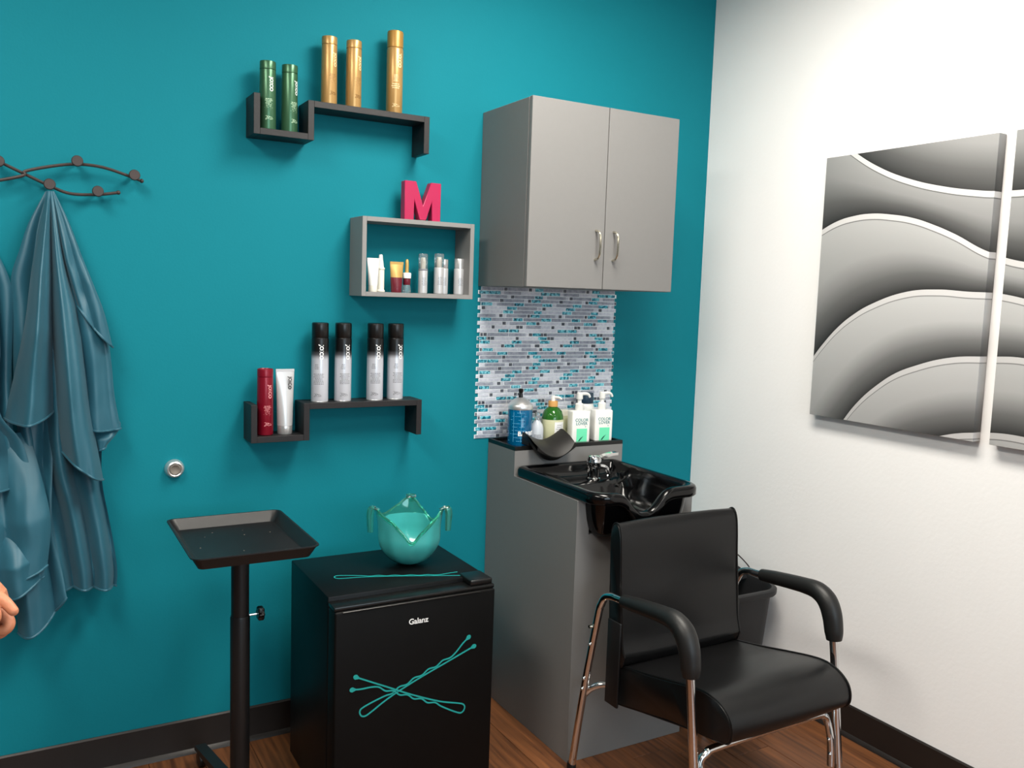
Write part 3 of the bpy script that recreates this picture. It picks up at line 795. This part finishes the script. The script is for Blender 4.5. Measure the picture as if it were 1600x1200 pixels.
def vase_at(deg, z, off=0.0):
    th = math.radians(deg)
    q = min(1, z/.088)
    r = .024+.072*math.sin(q*PI/2)**.56
    r += max(0, z-.10)*.06
    tipw = max(math.exp(-(((deg-c0+180) % 360-180)/26.0)**2) for c0 in (65, 172, 324))
    r += tipw*max(0, z-.125)**1.5*.45
    r *= 1+.013*math.cos(10*th)*math.sin(PI*min(1, z/.15))
    r += off
    return Vector((r*math.cos(th), r*math.sin(th), .0015+z+(.005*(1-q) if off < 0 else 0)))
NS = 144
degs = [360*j/NS for j in range(NS)]
ftop = [min(rim_h(d)-.009, .132 if 15 < d < 135 else .158) for d in degs]
nv = 16
ro = [[vase_at(d, ft*i/nv) for d, ft in zip(degs, ftop)] for i in range(nv+1)]
ri = [[vase_at(d, ft*i/nv, -.005) for d, ft in zip(degs, ftop)] for i in range(nv, -1, -1)]
MB().loft(ro+ri).build('frosted_body', m_frit, vz, ang=60)['label'] = 'mottled turquoise lower body'
nv = 8
ro = [[vase_at(d, ft+.0006+(rim_h(d)-ft)*i/nv) for d, ft in zip(degs, ftop)] for i in range(nv+1)]
ri = [[vase_at(d, ft+.0006+(rim_h(d)-ft)*i/nv, -.0045) for d, ft in zip(degs, ftop)] for i in range(nv, -1, -1)]
MB().loft(ro+ri+[ro[0]], cap=False).build('clear_rim', m_aqua, vz, ang=60)['label'] = 'clear aqua glass rim'
rp = [vase_at(d, rim_h(d), -.002) for d in degs]
rings = []
for j in range(NS):
    tdir = (rp[(j+1) % NS]-rp[j-1]).normalized(); n = tdir.cross(Vector((0, 0, 1))).normalized(); b = tdir.cross(n)
    rings.append([rp[j]+.0040*(math.cos(2*PI*k/8)*n+math.sin(2*PI*k/8)*b) for k in range(8)])
MB().loft(rings+[rings[0]], cap=False).build('rim_bead', m_aqua, vz)['label'] = 'rounded clear rim edge'
for ang_, ln in ((172, .070), (324, .066), (65, .018)):
    a = math.radians(ang_); e = Vector((math.cos(a), math.sin(a), 0)); tn = Vector((-e.y, e.x, 0))
    tip = vase_at(ang_, rim_h(ang_), -.002); rings = []
    for k in range(13):
        q = k/12; u_ = min(1, q*2.2)
        p_ = tip+e*(.020*math.sin(u_*PI/2)-.003*q)+Vector((0, 0, .006*math.sin(u_*PI)-ln*max(0, q-.2)/.8)); w = .017*(1-.3*q); d_ = .0125*(1-.3*q)
        rings.append([p_+tn*w*math.cos(2*PI*i/10)+e*d_*math.sin(2*PI*i/10) for i in range(10)])
    MB().loft(rings).build('curled_tip', m_aqua, vz)

# ------------------------------------------------------------------ wash station cabinet
X0, X1 = -.971, -.512
YU, YL = -.195, -.587
st = thing('wash_station', 'grey shampoo station cabinet with a black tray top under the mosaic', 'cabinet', ((X0+X1)/2, 0, 0))
ox = (X0+X1)/2; hx = (X1-X0)/2
th = .016
sp = [(-.002, .001), (YL, .001), (YL, .845), (YU, .845), (YU, .932), (-.002, .932)]
MB().prism(sp, 'x', -hx, -hx+th).build('side_panel', m_cab, st)
MB().prism(sp, 'x', hx-th, hx).build('side_panel', m_cab, st)
MB().box(-hx+th, hx-th, YL, YL+th, .001, .735).build('front_panel', m_cab, st)
MB().box(-hx+th, -hx+th+.030, YL, YL+th, .735, .845).build('front_stile', m_cab, st)
MB().box(hx-th-.030, hx-th, YL, YL+th, .735, .845).build('front_stile', m_cab, st)
MB().box(-hx+th, hx-th, YU, YU+th, .70, .932).build('upper_front_panel', m_cab, st)
MB().box(-hx+th, hx-th, -.018, -.002, .001, .932).build('back_panel', m_cab, st)
tt = MB().box(-hx, hx, YU, -.002, .9325, .937)
for a in ((-hx, hx, YU, YU+.010), (-hx, hx, -.012, -.002), (-hx, -hx+.010, YU+.010, -.012), (hx-.010, hx, YU+.010, -.012)): tt.box(*a, .937, .946)
tt.build('top_tray', m_plast, st)['label'] = 'black tray top'

# ------------------------------------------------------------------ shampoo bowl
BCX, BCY, BHX, BHY, BZT = -.760, -.4425, .2085, .2445, .882
bw = thing('shampoo_bowl', 'glossy black shampoo basin with neck notch set on the grey wash station', 'sink', (BCX, BCY, .845))
def outline(hx_, hy_, rb, rf):
    pts = []
    def side(p, q, n):
        for i in range(n): pts.append((p[0]+(q[0]-p[0])*i/n, p[1]+(q[1]-p[1])*i/n))
    def arc(cx, cy, r, a0, n):
        for i in range(n):
            a = a0+PI/2*i/n; pts.append((cx+r*math.cos(a), cy+r*math.sin(a)))
    side((hx_, -hy_+rf), (hx_, hy_-rb), 30); arc(hx_-rb, hy_-rb, rb, 0, 12)
    side((hx_-rb, hy_), (-hx_+rb, hy_), 30); arc(-hx_+rb, hy_-rb, rb, PI/2, 12)
    side((-hx_, hy_-rb), (-hx_, -hy_+rf), 30); arc(-hx_+rf, -hy_+rf, rf, PI, 16)
    side((-hx_+rf, -hy_), (hx_-rf, -hy_), 64); arc(hx_-rf, -hy_+rf, rf, 1.5*PI, 16)
    return pts
_cache = {}
def se(k, inset, n=6):
    key = (round(inset, 5), n)
    if key not in _cache:
        rb = max(.012, .022-inset*.3) if n > 5 else .05; rf = max(.02, .062-inset*.5) if n > 5 else .06
        _cache[key] = outline(BHX-inset, BHY-inset, rb, rf)
    return _cache[key][k]
NB = len(outline(.2, .2, .02, .06))
def sst(a, b, x):
    q = max(0, min(1, (x-a)/(b-a))); return q*q*(3-2*q)
def notch(x, y):
    return -.068*math.exp(-abs((x+BCX+.782)/.064)**2.6)*sst(-.125, -.225, y)
def zin(x, y):   # inside depth: faucet ledge at the back, deep bowl in front
    return .050+.080*sst(.125, .065, y)
z0 = .845; H = BZT-z0
rings = []
def ring(inset, z, nf=1.0, n=6):
    r = []
    for k in range(NB):
        x, y = se(k, inset, n); r.append((x, y, z+nf*notch(x, y)))
    return r
rings += [ring(.170, -.135, 0, 5), ring(.130, -.122, 0, 5), ring(.060, -.112, 0), ring(.045, -.098, 0), ring(.034, -.06, .15), ring(.029, -.03, .6), ring(.026, .001, 1)]
rings += [ring(.004, .0015), ring(0, .006), ring(0, H-.012), ring(.003, H-.004), ring(.010, H), ring(.020, H), ring(.027, H-.003), ring(.031, H-.010)]
for f, ins in ((.30, .036), (.62, .045), (.88, .062), (.97, .085), (1.0, .105)):
    r = []
    for k in range(NB):
        x, y = se(k, ins, 6 if ins < .06 else 5); r.append((x, y, H-.010-(zin(x, y)-.010)*f+notch(x, y)*(1-f)))
    rings.append(r)
for q in (.8, .55, .3, .08):
    r = []
    for k in range(NB):
        x, y = se(k, .105, 5); x *= q; y *= q; r.append((x, y, H-zin(x, y)-.012*(1-q)))
    rings.append(r)
MB().loft(rings).build('basin', m_sink, bw, ang=50)
MB().lathe([(.030, -.1035), (.032, -.1025), (.030, -.100), (.018, -.1005), (.016, -.103), (.003, -.1035)], c=(0, -.03, 0), seg=28).build('drain', m_chrome, bw)
fc = MB().lathe([(.026, -.014), (.026, -.008), (.0215, -.005), (.0215, .028), (.0245, .031), (.0255, .035), (.0255, .058), (.021, .068), (.010, .072)], c=(.060, .158, 0), seg=32).build('faucet', m_chrome, bw)
MB().loft([[(.062+a*.090, .158-.006*a+y, .052+.022*math.sin(a*PI*.55)+z) for y, z in ((-.014*(1-.3*a), -.005), (.014*(1-.3*a), -.005), (.014*(1-.3*a), .005), (-.014*(1-.3*a), .005))] for a in (0, .15, .3, .45, .6, .75, .9, 1.0)]).build('lever', m_chrome, fc)
MB().tube([(.075, .148, .035), (.098, .142, .028), (.110, .138, .008), (.112, .136, -.008)], .008, 10).build('spout', m_chrome, fc)
MB().tube([(-.13, .19, .004), (-.10, .13, -.006), (-.085, .095, -.012)], [.014, .016, .011], 14).build('sprayer', m_plast, bw)['label'] = 'black hand sprayer lying inside'
MB().tube([(.125, .10, -.022), (.145, .08, .002)], .004, 8, smooth=False).build('hose_clip', m_plast, bw)

# ------------------------------------------------------------------ neck rest
nr = MB(); rings = []
for i in range(33):
    u = -1+2*i/32
    zt = .956+(.031 if u < 0 else .036)*abs(u)**1.6
    zb = .897+.052*abs(u)**2.2
    x = -.840+.079*u
    w = 1-.25*abs(u)**4
    sec = [(-.150, zt-.006), (-.156, zt+.003), (-.172, zt+.003), (-.215, zt-.012), (-.243, zt-.028), (-.258, zt-.046), (-.260, (zt+zb)/2-.012), (-.250, zb+.010), (-.232, zb), (-.2135, zb+.003), (-.198, zb+.012), (-.1975, .9475), (-.150, .9475)]
    if u < -.98 or u > .98: w *= .9
    cy, cz = -.205, (zt+zb)/2
    rings.append([(x-.0, cy+(y-cy)*1.0, z) for y, z in sec])
nro = nr.loft(rings).build('neck_rest', m_gel, None, ang=50)
loc = Vector((-.842, -.205, .9475))
nro.data.transform(Matrix.Translation(-loc)); nro.location = loc
tag(nro, 'black gel neck rest saddled over the front edge of the wash station top', 'neck rest')

# ------------------------------------------------------------------ products on the wash station
PZ = .9372
t = thing('disinfectant_jar', 'tall glass jar of blue disinfectant with a chrome lid on the wash station', 'jar', (-.905, -.110, PZ))
MB().lathe([(.038, 0), (.0425, .002), (.0435, .006), (.0435, .128), (.041, .132)], seg=40).build('jar_glass', m_bluegl, t)
MB().lathe([(.0440, .128), (.0448, .130), (.0448, .142), (.042, .146), (.028, .160), (.014, .168), (.010, .169)], seg=40).build('lid', m_satin, t)
MB().lathe([(.008, .168), (.0075, .178), (.006, .184), (.0085, .190), (.009, .197), (.006, .200)], seg=20).build('knob', m_plast, t)
v, f = text_geo('BARBICIDE', .0215, .0003, .0008)
MB().add(wrap(v, .0437, .044, math.radians(-22+52)), f).build('lettering', m_whitep, t, smooth=False)
ln = MB(); rnd = random.Random(2)
for k in range(9):
    z = .018+k*.0125
    for q in range(5):
        a0 = rnd.uniform(-1.7, -.2); w_ = rnd.uniform(.1, .4)
        pts = [(  .0440*math.sin(a0+w_*i/5), -.0440*math.cos(a0+w_*i/5), z) for i in range(6)]
        ln.tube(pts, .0006, 4, smooth=False)
for a0 in (-1.05, -.42):
    pts = [(  .0440*math.sin(a0), -.0440*math.cos(a0), z) for z in (.015, .12)]
    ln.tube(pts, .0006, 4, smooth=False)
ln.build('printed_marks', mat('pale_blue_print', (90, 180, 220), rough=0.4), t)['kind'] = 'stuff'
t = thing('pump_bottle', 'small clear and white lotion bottle between blue jar and green soap', 'bottle', (-.836, -.115, PZ))
MB().lathe([(.019, 0), (.0225, .003), (.0235, .02), (.0235, .055), (.020, .070), (.011, .082), (.0085, .086)], seg=28).build('bottle_body', mat('translucent_white', (224, 230, 238), rough=0.2, trans=0.3, var=0.03), t)
MB().lathe([(.009, .086), (.010, .088), (.010, .104), (.0085, .112), (.006, .114)], seg=20).build('cap', m_clear, t)
p = MB()
for k in range(7): smallprint(p, .0237, .034-k*.004, 1, .034, -.4, seed=k+40)
p.build('small_print', m_greyp, t)['kind'] = 'stuff'
t = thing('soap_bottle', 'round green soap bottle with bamboo collar and sage label on the wash station', 'bottle', (-.762, -.10, PZ))
MB().lathe([(.036, 0), (.0395, .003), (.040, .008), (.040, .082), (.0385, .098), (.033, .114), (.022, .126), (.0155, .130)], seg=40).build('bottle_body', m_soapg, t)
MB().lathe([(.0402, .006), (.0404, .0065), (.0404, .085), (.0402, .0855)], seg=40, cap=False).build('label', m_soapl, t)
lb = MB(); lb.grid(lambda s, q: (.0406*math.sin(-.35+s*1.05), -.0406*math.cos(-.35+s*1.05), .012+q*.066), 10, 2); lb.build('white_label', m_whitep, t)
p = MB()
for k in range(7): smallprint(p, .0409, .066-k*.007, 1, .034, .17, seed=k+60)
p.build('small_print', m_greyp, t)['kind'] = 'stuff'
MB().lathe([(.0155, .130), (.0175, .131), (.0175, .148), (.0165, .151)], seg=28).build('collar', m_wood, t)
MB().lathe([(.0075, .151), (.0075, .168), (.0065, .170)], seg=18).build('pump', m_whiteplast, t)
MB().tube([(0, 0, .165), (.014, -.018, .164), (.020, -.026, .158)], [.0055, .0045, .0038], 10).build('spout', m_whiteplast, t)

def pump_white(label, loc, rz):
    t = thing('pump_bottle', label, 'bottle', loc, rz, 'white pump bottles on the wash station')
    MB().box(-.037, .037, -.022, .022, 0, .117, .006, 3).build('bottle_body', m_whiteplast, t)
    MB().lathe([(.0135, .117), (.0145, .119), (.0145, .140), (.012, .143), (.0075, .144), (.0075, .158)], seg=24).build('collar', m_whiteplast, t)
    MB().lathe([(.0115, .158), (.012, .160), (.0105, .180), (.008, .183)], seg=20).build('pump_head', m_whiteplast, t)
    MB().tube([(0, 0, .176), (.022, 0, .178), (.036, 0, .174), (.043, 0, .164)], [.0065, .006, .005, .0042], 10).build('spout', m_whiteplast, t)
    p = MB()
    for txt, z in (('COLOR', .083), ('LOVER', .070)):
        v, f = text_geo(txt, .0155, .0002, .0003); p.add(flatxz(v, 0.001, -.0221, z), f)
    v, f = text_geo('+', .012, .0002); p.add(flatxz(v, .017, -.0221, .058), f)
    p.build('lettering', mat('teal_print', (58, 128, 128), rough=0.4), t, smooth=False)
    MB().box(-.019, .024, -.0223, -.0218, .004, .052).build('mint_panel', m_mint, t)
    MB().add([(-.012, -.0226, .006), (-.006, -.0226, .006), (.010, -.0226, .026), (.006, -.0226, .023), (-.002, -.0226, .018), (-.006, -.0226, .014)], [(0, 1, 2, 3, 4, 5)]).build('leaf_print', mat('dark_green_print', (16, 90, 66), rough=0.4), t)
    return t
pump_white('white square pump bottle with mint panel, beside the green soap bottle', (-.667, -.13, PZ), math.radians(-6))
pump_white('white square pump bottle with mint panel at the right end of the wash station', (-.566, -.13, PZ), math.radians(-6))
t = thing('cream_jar', 'white jar with a navy screw cap behind the two white pump bottles', 'jar', (-.592, -.055, PZ))
MB().lathe([(.033, 0), (.0355, .003), (.036, .008), (.036, .118), (.031, .130), (.029, .133)], seg=32).build('jar_body', m_whiteplast, t)
MB().lathe([(.031, .133), (.032, .1345), (.032, .168), (.030, .171)], seg=32).build('cap', m_navy, t)
t = thing('carton', 'plain cream carton behind the green soap bottle on the wash station', 'box', (-.688, -.055, PZ))
MB().box(-.026, .026, -.02, .02, 0, .110, .0012, 1).build('carton_body', m_cream, t)
MB().box(-.022, .022, -.0206, -.0202, .02, .09).build('carton_label', m_soapl, t)

# ------------------------------------------------------------------ shampoo chair
ch = thing('shampoo_chair', 'black vinyl reclining armchair with chrome tube legs in front of the basin', 'chair', (-.699, -.838, 0), math.radians(1.276))
def cushion(prof, w, bulge=.0, name='seat', nx=14):
    # prof: closed (y,z) outline; lofted along x with softened ends
    cy = sum(p[0] for p in prof)/len(prof); cz = sum(p[1] for p in prof)/len(prof)
    out = catmull([(0, p[0], p[1]) for p in prof+[prof[0]]], 5)[:-1]
    rings = []
    for x, ins in ((-w, .006), (-w+.003, .0015), (-w+.010, 0), (-w*.6, -bulge*.7), (-w*.25, -bulge), (w*.25, -bulge), (w*.6, -bulge*.7), (w-.010, 0), (w-.003, .0015), (w, .006)):
        r = []
        for q in out:
            d = Vector((0, q.y-cy, q.z-cz)); L = d.length
            r.append((x, cy+d.y*(1-ins/L), cz+d.z*(1-ins/L)))
        rings.append(r)
    mb = MB().loft(rings); pipe = []
    for x in (-w+.004, w-.004):
        pts = [Vector((x, cy+(q.y-cy)*(1.0+.0008/((q-Vector((0, cy, cz))).length)), cz+(q.z-cz)*(1+.0008/((q-Vector((0, cy, cz))).length)))) for q in out]
        ringsP = []
        n_ = len(pts)
        for i in range(n_+1):
            q = pts[i % n_]; td = (pts[(i+1) % n_]-pts[i-1 if i < n_ else i % n_-1]).normalized()
            a = Vector((1, 0, 0)); b = td.cross(a).normalized()
            ringsP.append([q+.0028*(math.cos(2*PI*k/6)*a+math.sin(2*PI*k/6)*b) for k in range(6)])
        pipe.append(ringsP)
    return mb, pipe
seat_prof = [(.088, .384), (.060, .390), (-.06, .412), (-.17, .436), (-.25, .452), (-.30, .456), (-.345, .446), (-.377, .422), (-.388, .390), (-.380, .362), (-.35, .350), (-.22, .330), (-.05, .296), (.06, .272), (.085, .275), (.095, .30), (.095, .345)]
mb, pipe = cushion(seat_prof, .229, .006)
s_o = mb.build('seat', m_vinyl, ch, ang=50)
for r in pipe: MB().loft(r, cap=False).build('piping', m_vinyl, s_o)
back_prof = [(.038, .424), (.052, .475), (.060, .56), (.070, .66), (.076, .745), (.082, .785), (.093, .806), (.108, .808), (.122, .790), (.124, .74), (.120, .62), (.116, .52), (.112, .44), (.106, .402), (.085, .385), (.052, .392)]
mb, pipe = cushion(back_prof, .236, .005)
b_o = mb.build('backrest', m_vinyl, ch, ang=50)
for r in pipe: MB().loft(r, cap=False).build('piping', m_vinyl, b_o)
TR = .0118
for sg in (-1, 1):
    X = sg*.275
    leg_r = MB().tube([(X, .219, .012), (X, .172, .276), (X, .118, .53), (X, .104, .572), (X, .086, .598), (X, .055, .610), (X, .02, .6125), (X, -.04, .618)], TR, 14, n=8).build('rear_leg', m_chrome, ch)
    MB().lathe([(.0135, 0), (.0150, .002), (.0145, .022), (.0128, .026)], c=(X, .2195, 0), seg=16).build('foot_cap', m_plast, leg_r)
    leg_f = MB().tube([(X, -.275, .54), (X, -.283, .49), (X, -.298, .38), (X, -.311, .274), (X, -.345, .012)], TR, 14).build('front_leg', m_chrome, ch)
    MB().lathe([(.0135, 0), (.0150, .002), (.0145, .022), (.0128, .026)], c=(X, -.346, 0), seg=16).build('foot_cap', m_plast, leg_f)
    MB().tube([(X, .001, .6135), (X, -.05, .6195), (X, -.11, .626), (X, -.17, .631), (X, -.215, .630), (X, -.25, .611), (X, -.270, .575), (X, -.280, .530), (X, -.283, .505)], [.0185, .0215, .0225, .024, .027, .029, .0285, .0265, .022], 18, n=5).build('arm_pad', m_foam, ch)
    # rear cross-bar hoop end and brackets
    for yy, zz in ((.142, .44), (.165, .325), (.171, .29)) if sg < 0 else ((.165, .325),):
        MB().ball((X-.0135, yy-.008, zz), .005, 10, 6).build('bolt', m_chrome, ch)
    MB().box(X*.86-.004, X*.86+.004, .055, .115, .262, .52, .003).build('side_bracket', m_blk, ch)
    MB().tube([(X+.022*sg, .130, .497), (X, .130, .497)], .005, 8, smooth=False).build('pivot_bolt', m_nickel, ch)
for nm, y0_, yb in (('front_hoop', -.302, -.322),):
    pts = []
    for sg in (-1, 1):
        X = sg*.249
        seq = [(X, yb, .15), (X, (yb*2+y0_)/3, .225), (X*.985, y0_, .275), (X*.90, y0_, .296 if yb < 0 else .258), (X*.70, y0_, .304 if yb < 0 else .263)]
        pts += seq if sg < 0 else seq[::-1]
    if yb > 0: pts = [(x, y, z+(.035 if abs(x) > .2 else .0)) for x, y, z in pts]
    o = MB().tube(pts, .0108, 12).build(nm, m_chrome, ch)
    for sg in (-1, 1):
        for zz in (.187, .228):
            if yb < 0: MB().ball((sg*.249-.011, yb-.009+(zz-.15)*.18, zz), .0055, 10, 6).build('bolt', m_chrome, o)

MB().tube([(-.268, .178, .262), (-.258, .155, .290), (-.235, .130, .306), (-.19, .112, .300), (0, .104, .262), (.19, .112, .300), (.235, .130, .306), (.258, .155, .290), (.268, .178, .262)], .0108, 12).build('rear_hoop', m_chrome, ch)

# ------------------------------------------------------------------ waste bin
bn = thing('waste_bin', 'dark grey plastic waste bin with wire handle in the corner behind the chair', 'bin', (-.185, -.42, 0))
def rr(hx_, hy_, r, z): return rrect(hx_, hy_, r, z, 6)
MB().loft([rr(.105, .105, .05, 0), rr(.110, .110, .055, .004), rr(.140, .140, .07, .405), rr(.155, .155, .08, .408), rr(.158, .158, .08, .414), rr(.158, .158, .08, .430), rr(.153, .153, .078, .434), rr(.142, .142, .07, .434), rr(.136, .136, .068, .42), rr(.108, .108, .052, .012)]).build('bucket', m_bin, bn)
lid = MB(); pts = [(.138*math.cos(PI*k/20), .075*math.sin(PI*k/20)) for k in range(21)]
lid.loft([[(x, 0, z) for x, z in pts], [(x, .008, z) for x, z in pts]]).xf(Matrix.Translation((0, .02, .420)) @ Matrix.Rotation(math.radians(-14), 4, 'X')).build('raised_lid', m_bin, bn)
MB().tube([(.152, .0, .43), (.135, .02, .475), (.07, .045, .535), (0, .05, .55), (-.07, .045, .535), (-.135, .02, .475), (-.152, .0, .43)], .0025, 8).build('wire_handle', m_iron, bn)

# ------------------------------------------------------------------ canvas prints
def canvas_mat(curves, y_off, z_off):
    # printed artwork: wavy bands; y,z are measured on the print itself
    m = bpy.data.materials.new('wave_print'); m.use_nodes = True
    nt = m.node_tree; b = nt.nodes['Principled BSDF']; N = nt.nodes.new; LK = nt.links.new
    def math_(op, a, b_=None, clamp=False):
        n = N('ShaderNodeMath'); n.operation = op; n.use_clamp = clamp
        for i, v_ in enumerate((a, b_)):
            if v_ is None: continue
            if isinstance(v_, (int, float)): n.inputs[i].default_value = v_
            else: LK(v_, n.inputs[i])
        return n.outputs[0]
    tc = N('ShaderNodeTexCoord'); sp = N('ShaderNodeSeparateXYZ'); LK(tc.outputs['Object'], sp.inputs[0])
    y = math_('ADD', sp.outputs[1], y_off); z = math_('ADD', sp.outputs[2], z_off)
    u = math_('MULTIPLY', math_('ADD', y, .6), -1.0/1.4, True)       # 0..1 for y from -0.6 to -2.0
    zs = []
    for c in curves:
        fc = N('ShaderNodeFloatCurve'); cv = fc.mapping.curves[0]
        pts = [((-p[0]-.6)/1.4, (p[1]-.8)/1.5) for p in c]
        while len(cv.points) < len(pts): cv.points.new(.5, .5)
        for q, p in zip(cv.points, pts): q.location = p; q.handle_type = 'AUTO'
        fc.mapping.use_clip = False; fc.mapping.update()
        LK(u, fc.inputs['Value']); zs.append(math_('ADD', math_('MULTIPLY', fc.outputs[0], 1.5), .8))
    zs.append(math_('SUBTRACT', zs[-1], .22))
    top = math_('ADD', zs[0], .24)
    edges = [top]+zs
    val = None
    for i in range(len(edges)-1):
        g = math_('DIVIDE', math_('SUBTRACT', edges[i], z), math_('SUBTRACT', edges[i], edges[i+1]), True)
        r = N('ShaderNodeValToRGB'); el = r.color_ramp.elements
        lo = (0.33, 0.25, 0.026) if i < 2 else (0.44, 0.34, 0.024)
        if i >= 3: lo = (0.52, 0.45, 0.04)
        el[0].position = 0; el[0].color = (lo[0],)*3+(1,)
        el.new(.45); el[1].color = (lo[1],)*3+(1,)
        el.new(.75); el[2].color = (lo[1]*.38,)*3+(1,)
        el[3].position = 1; el[3].color = (lo[2],)*3+(1,)
        LK(g, r.inputs[0])
        d = math_('SUBTRACT', edges[i], z)
        white = math_('LESS_THAN', d, .0175); shadow = math_('LESS_THAN', d, .021)
        mx0 = N('ShaderNodeMix'); mx0.data_type = 'RGBA'; LK(shadow, mx0.inputs[0]); LK(r.outputs[0], mx0.inputs[6]); mx0.inputs[7].default_value = (lo[1]*.55,)*3+(1,)
        mx = N('ShaderNodeMix'); mx.data_type = 'RGBA'; LK(white, mx.inputs[0]); LK(mx0.outputs[2], mx.inputs[6]); mx.inputs[7].default_value = (.60, .59, .59, 1)
        col = mx.outputs[2] if i else mx0.outputs[2] if False else mx.outputs[2]
        if val is None: val = col
        else:
            below = math_('GREATER_THAN', d, 0.0)
            m2 = N('ShaderNodeMix'); m2.data_type = 'RGBA'; LK(below, m2.inputs[0]); LK(val, m2.inputs[6]); LK(col, m2.inputs[7]); val = m2.outputs[2]
    LK(val, b.inputs['Base Color'])
    b.inputs['Roughness'].default_value = 0.5; b.inputs['Specular IOR Level'].default_value = 0.3
    n = N('ShaderNodeTexNoise'); n.inputs['Scale'].default_value = 900; LK(tc.outputs['Object'], n.inputs['Vector'])
    bp = N('ShaderNodeBump'); bp.inputs['Strength'].default_value = .05; bp.inputs['Distance'].default_value = .001; LK(n.outputs['Fac'], bp.inputs['Height']); LK(bp.outputs[0], b.inputs['Normal'])
    return m
CURV = [
 [(-.636, 2.06), (-.75, 1.972), (-.864, 1.905), (-.975, 1.860), (-1.078, 1.831), (-1.174, 1.812), (-1.255, 1.802), (-1.40, 1.806), (-1.6, 1.86), (-1.9, 1.96)],
 [(-.636, 1.722), (-.703, 1.750), (-.762, 1.762), (-.832, 1.766), (-.91, 1.758), (-.986, 1.743), (-1.059, 1.718), (-1.129, 1.688), (-1.235, 1.634), (-1.36, 1.60), (-1.6, 1.60), (-1.9, 1.66)],
 [(-.635, 1.284), (-.676, 1.335), (-.734, 1.395), (-.791, 1.438), (-.857, 1.474), (-.985, 1.516), (-1.09, 1.524), (-1.182, 1.519), (-1.30, 1.512), (-1.45, 1.47), (-1.65, 1.38), (-1.9, 1.22)],
 [(-.636, .84), (-.785, 1.089), (-.839, 1.157), (-.903, 1.215), (-.965, 1.258), (-1.027, 1.286), (-1.144, 1.322), (-1.254, 1.334), (-1.386, 1.336), (-1.6, 1.27), (-1.9, 1.05)],
 [(-.85, .92), (-1.0, 1.03), (-1.136, 1.085), (-1.229, 1.109), (-1.386, 1.121), (-1.6, 1.08), (-1.9, .92)]]
for k, (ya, yb, lab) in enumerate(((-.637, -1.240, 'square grey and white wave print canvas hung whole on the white wall'), (-1.289, -1.895, 'grey and white wave print canvas cut off by the right edge of the view'))):
    loc = (0, (ya+yb)/2, 1.084); h = .881
    o = MB().box(-.037, -.002, yb-loc[1], ya-loc[1], 0, h, .0015, 2).build('canvas_print', canvas_mat(CURV, loc[1], loc[2]), None)
    o.location = loc; tag(o, lab, 'canvas', 'wave print canvases')

# ------------------------------------------------------------------ hand at the left edge
DH = 1.28
O_ = Vector(CAM_POS)+fwd*DH
def hp(u, v, d=0.0):   # hand sculpted around this spot: u right, v down (mm-like units), d away
    return O_+r2*((u+6-800)/1360.5*DH)+u2*(-(v-600)/1360.5*DH)+fwd*d
hand = thing('person', 'hand with a pointing finger reaching in at the left edge in front of the capes', 'person', hp(-60, 940))
hl = Vector(hand.location)
hm = MB()
def seg_(pts, rad): hm.tube([Vector(p)-hl for p in pts], rad, 14, n=5); hm.ball(Vector(pts[-1])-hl, rad[-1]*.985, 14, 8)
# palm and forearm
seg_([hp(-190, 905, .01), hp(-120, 908, .01), hp(-70, 920, .008), hp(-32, 938, .006)], [.027, .026, .034, .030])
seg_([hp(-80, 948, .0), hp(-50, 955, .0), hp(-25, 962, .0)], [.022, .024, .018])
# pointing index finger
seg_([hp(-40, 918, -.004), hp(-12, 929, -.006), hp(6, 938, -.008), hp(21, 952, -.010)], [.0120, .0102, .0086, .0074])
# curled middle, ring and little fingers
seg_([hp(-36, 936, -.012), hp(-8, 944, -.020), hp(2, 958, -.026), hp(-9, 968, -.026), hp(-20, 962, -.022)], [.0110, .0100, .0090, .0082, .0076])
seg_([hp(-38, 952, .002), hp(-8, 960, .004), hp(7, 972, .002), hp(4, 983, -.002), hp(-12, 984, -.006)], [.0105, .0095, .0085, .0080, .0074])
seg_([hp(-42, 966, .016), hp(-18, 974, .020), hp(-8, 985, .018), hp(-14, 994, .012), hp(-26, 992, .008)], [.0095, .0088, .0082, .0078, .0072])
# thumb from the side of the palm
seg_([hp(-66, 930, -.020), hp(-42, 944, -.034), hp(-22, 952, -.038), hp(-10, 962, -.036)], [.0140, .0122, .0110, .0098])
ho = hm.build('hand', m_skin, hand, ang=180)
rm = ho.modifiers.new('remesh', 'REMESH'); rm.mode = 'VOXEL'; rm.voxel_size = .0012; rm.use_smooth_shade = True
sm = ho.modifiers.new('smooth', 'SMOOTH'); sm.factor = .5; sm.iterations = 3
sl = MB().tube([hp(-170, 905, .01)-hl, hp(-240, 900, .012)-hl, hp(-340, 880, .016)-hl, hp(-430, 850, .02)-hl], [.034, .038, .044, .05], 18)
sl.build('sleeve', m_sleeve, hand)
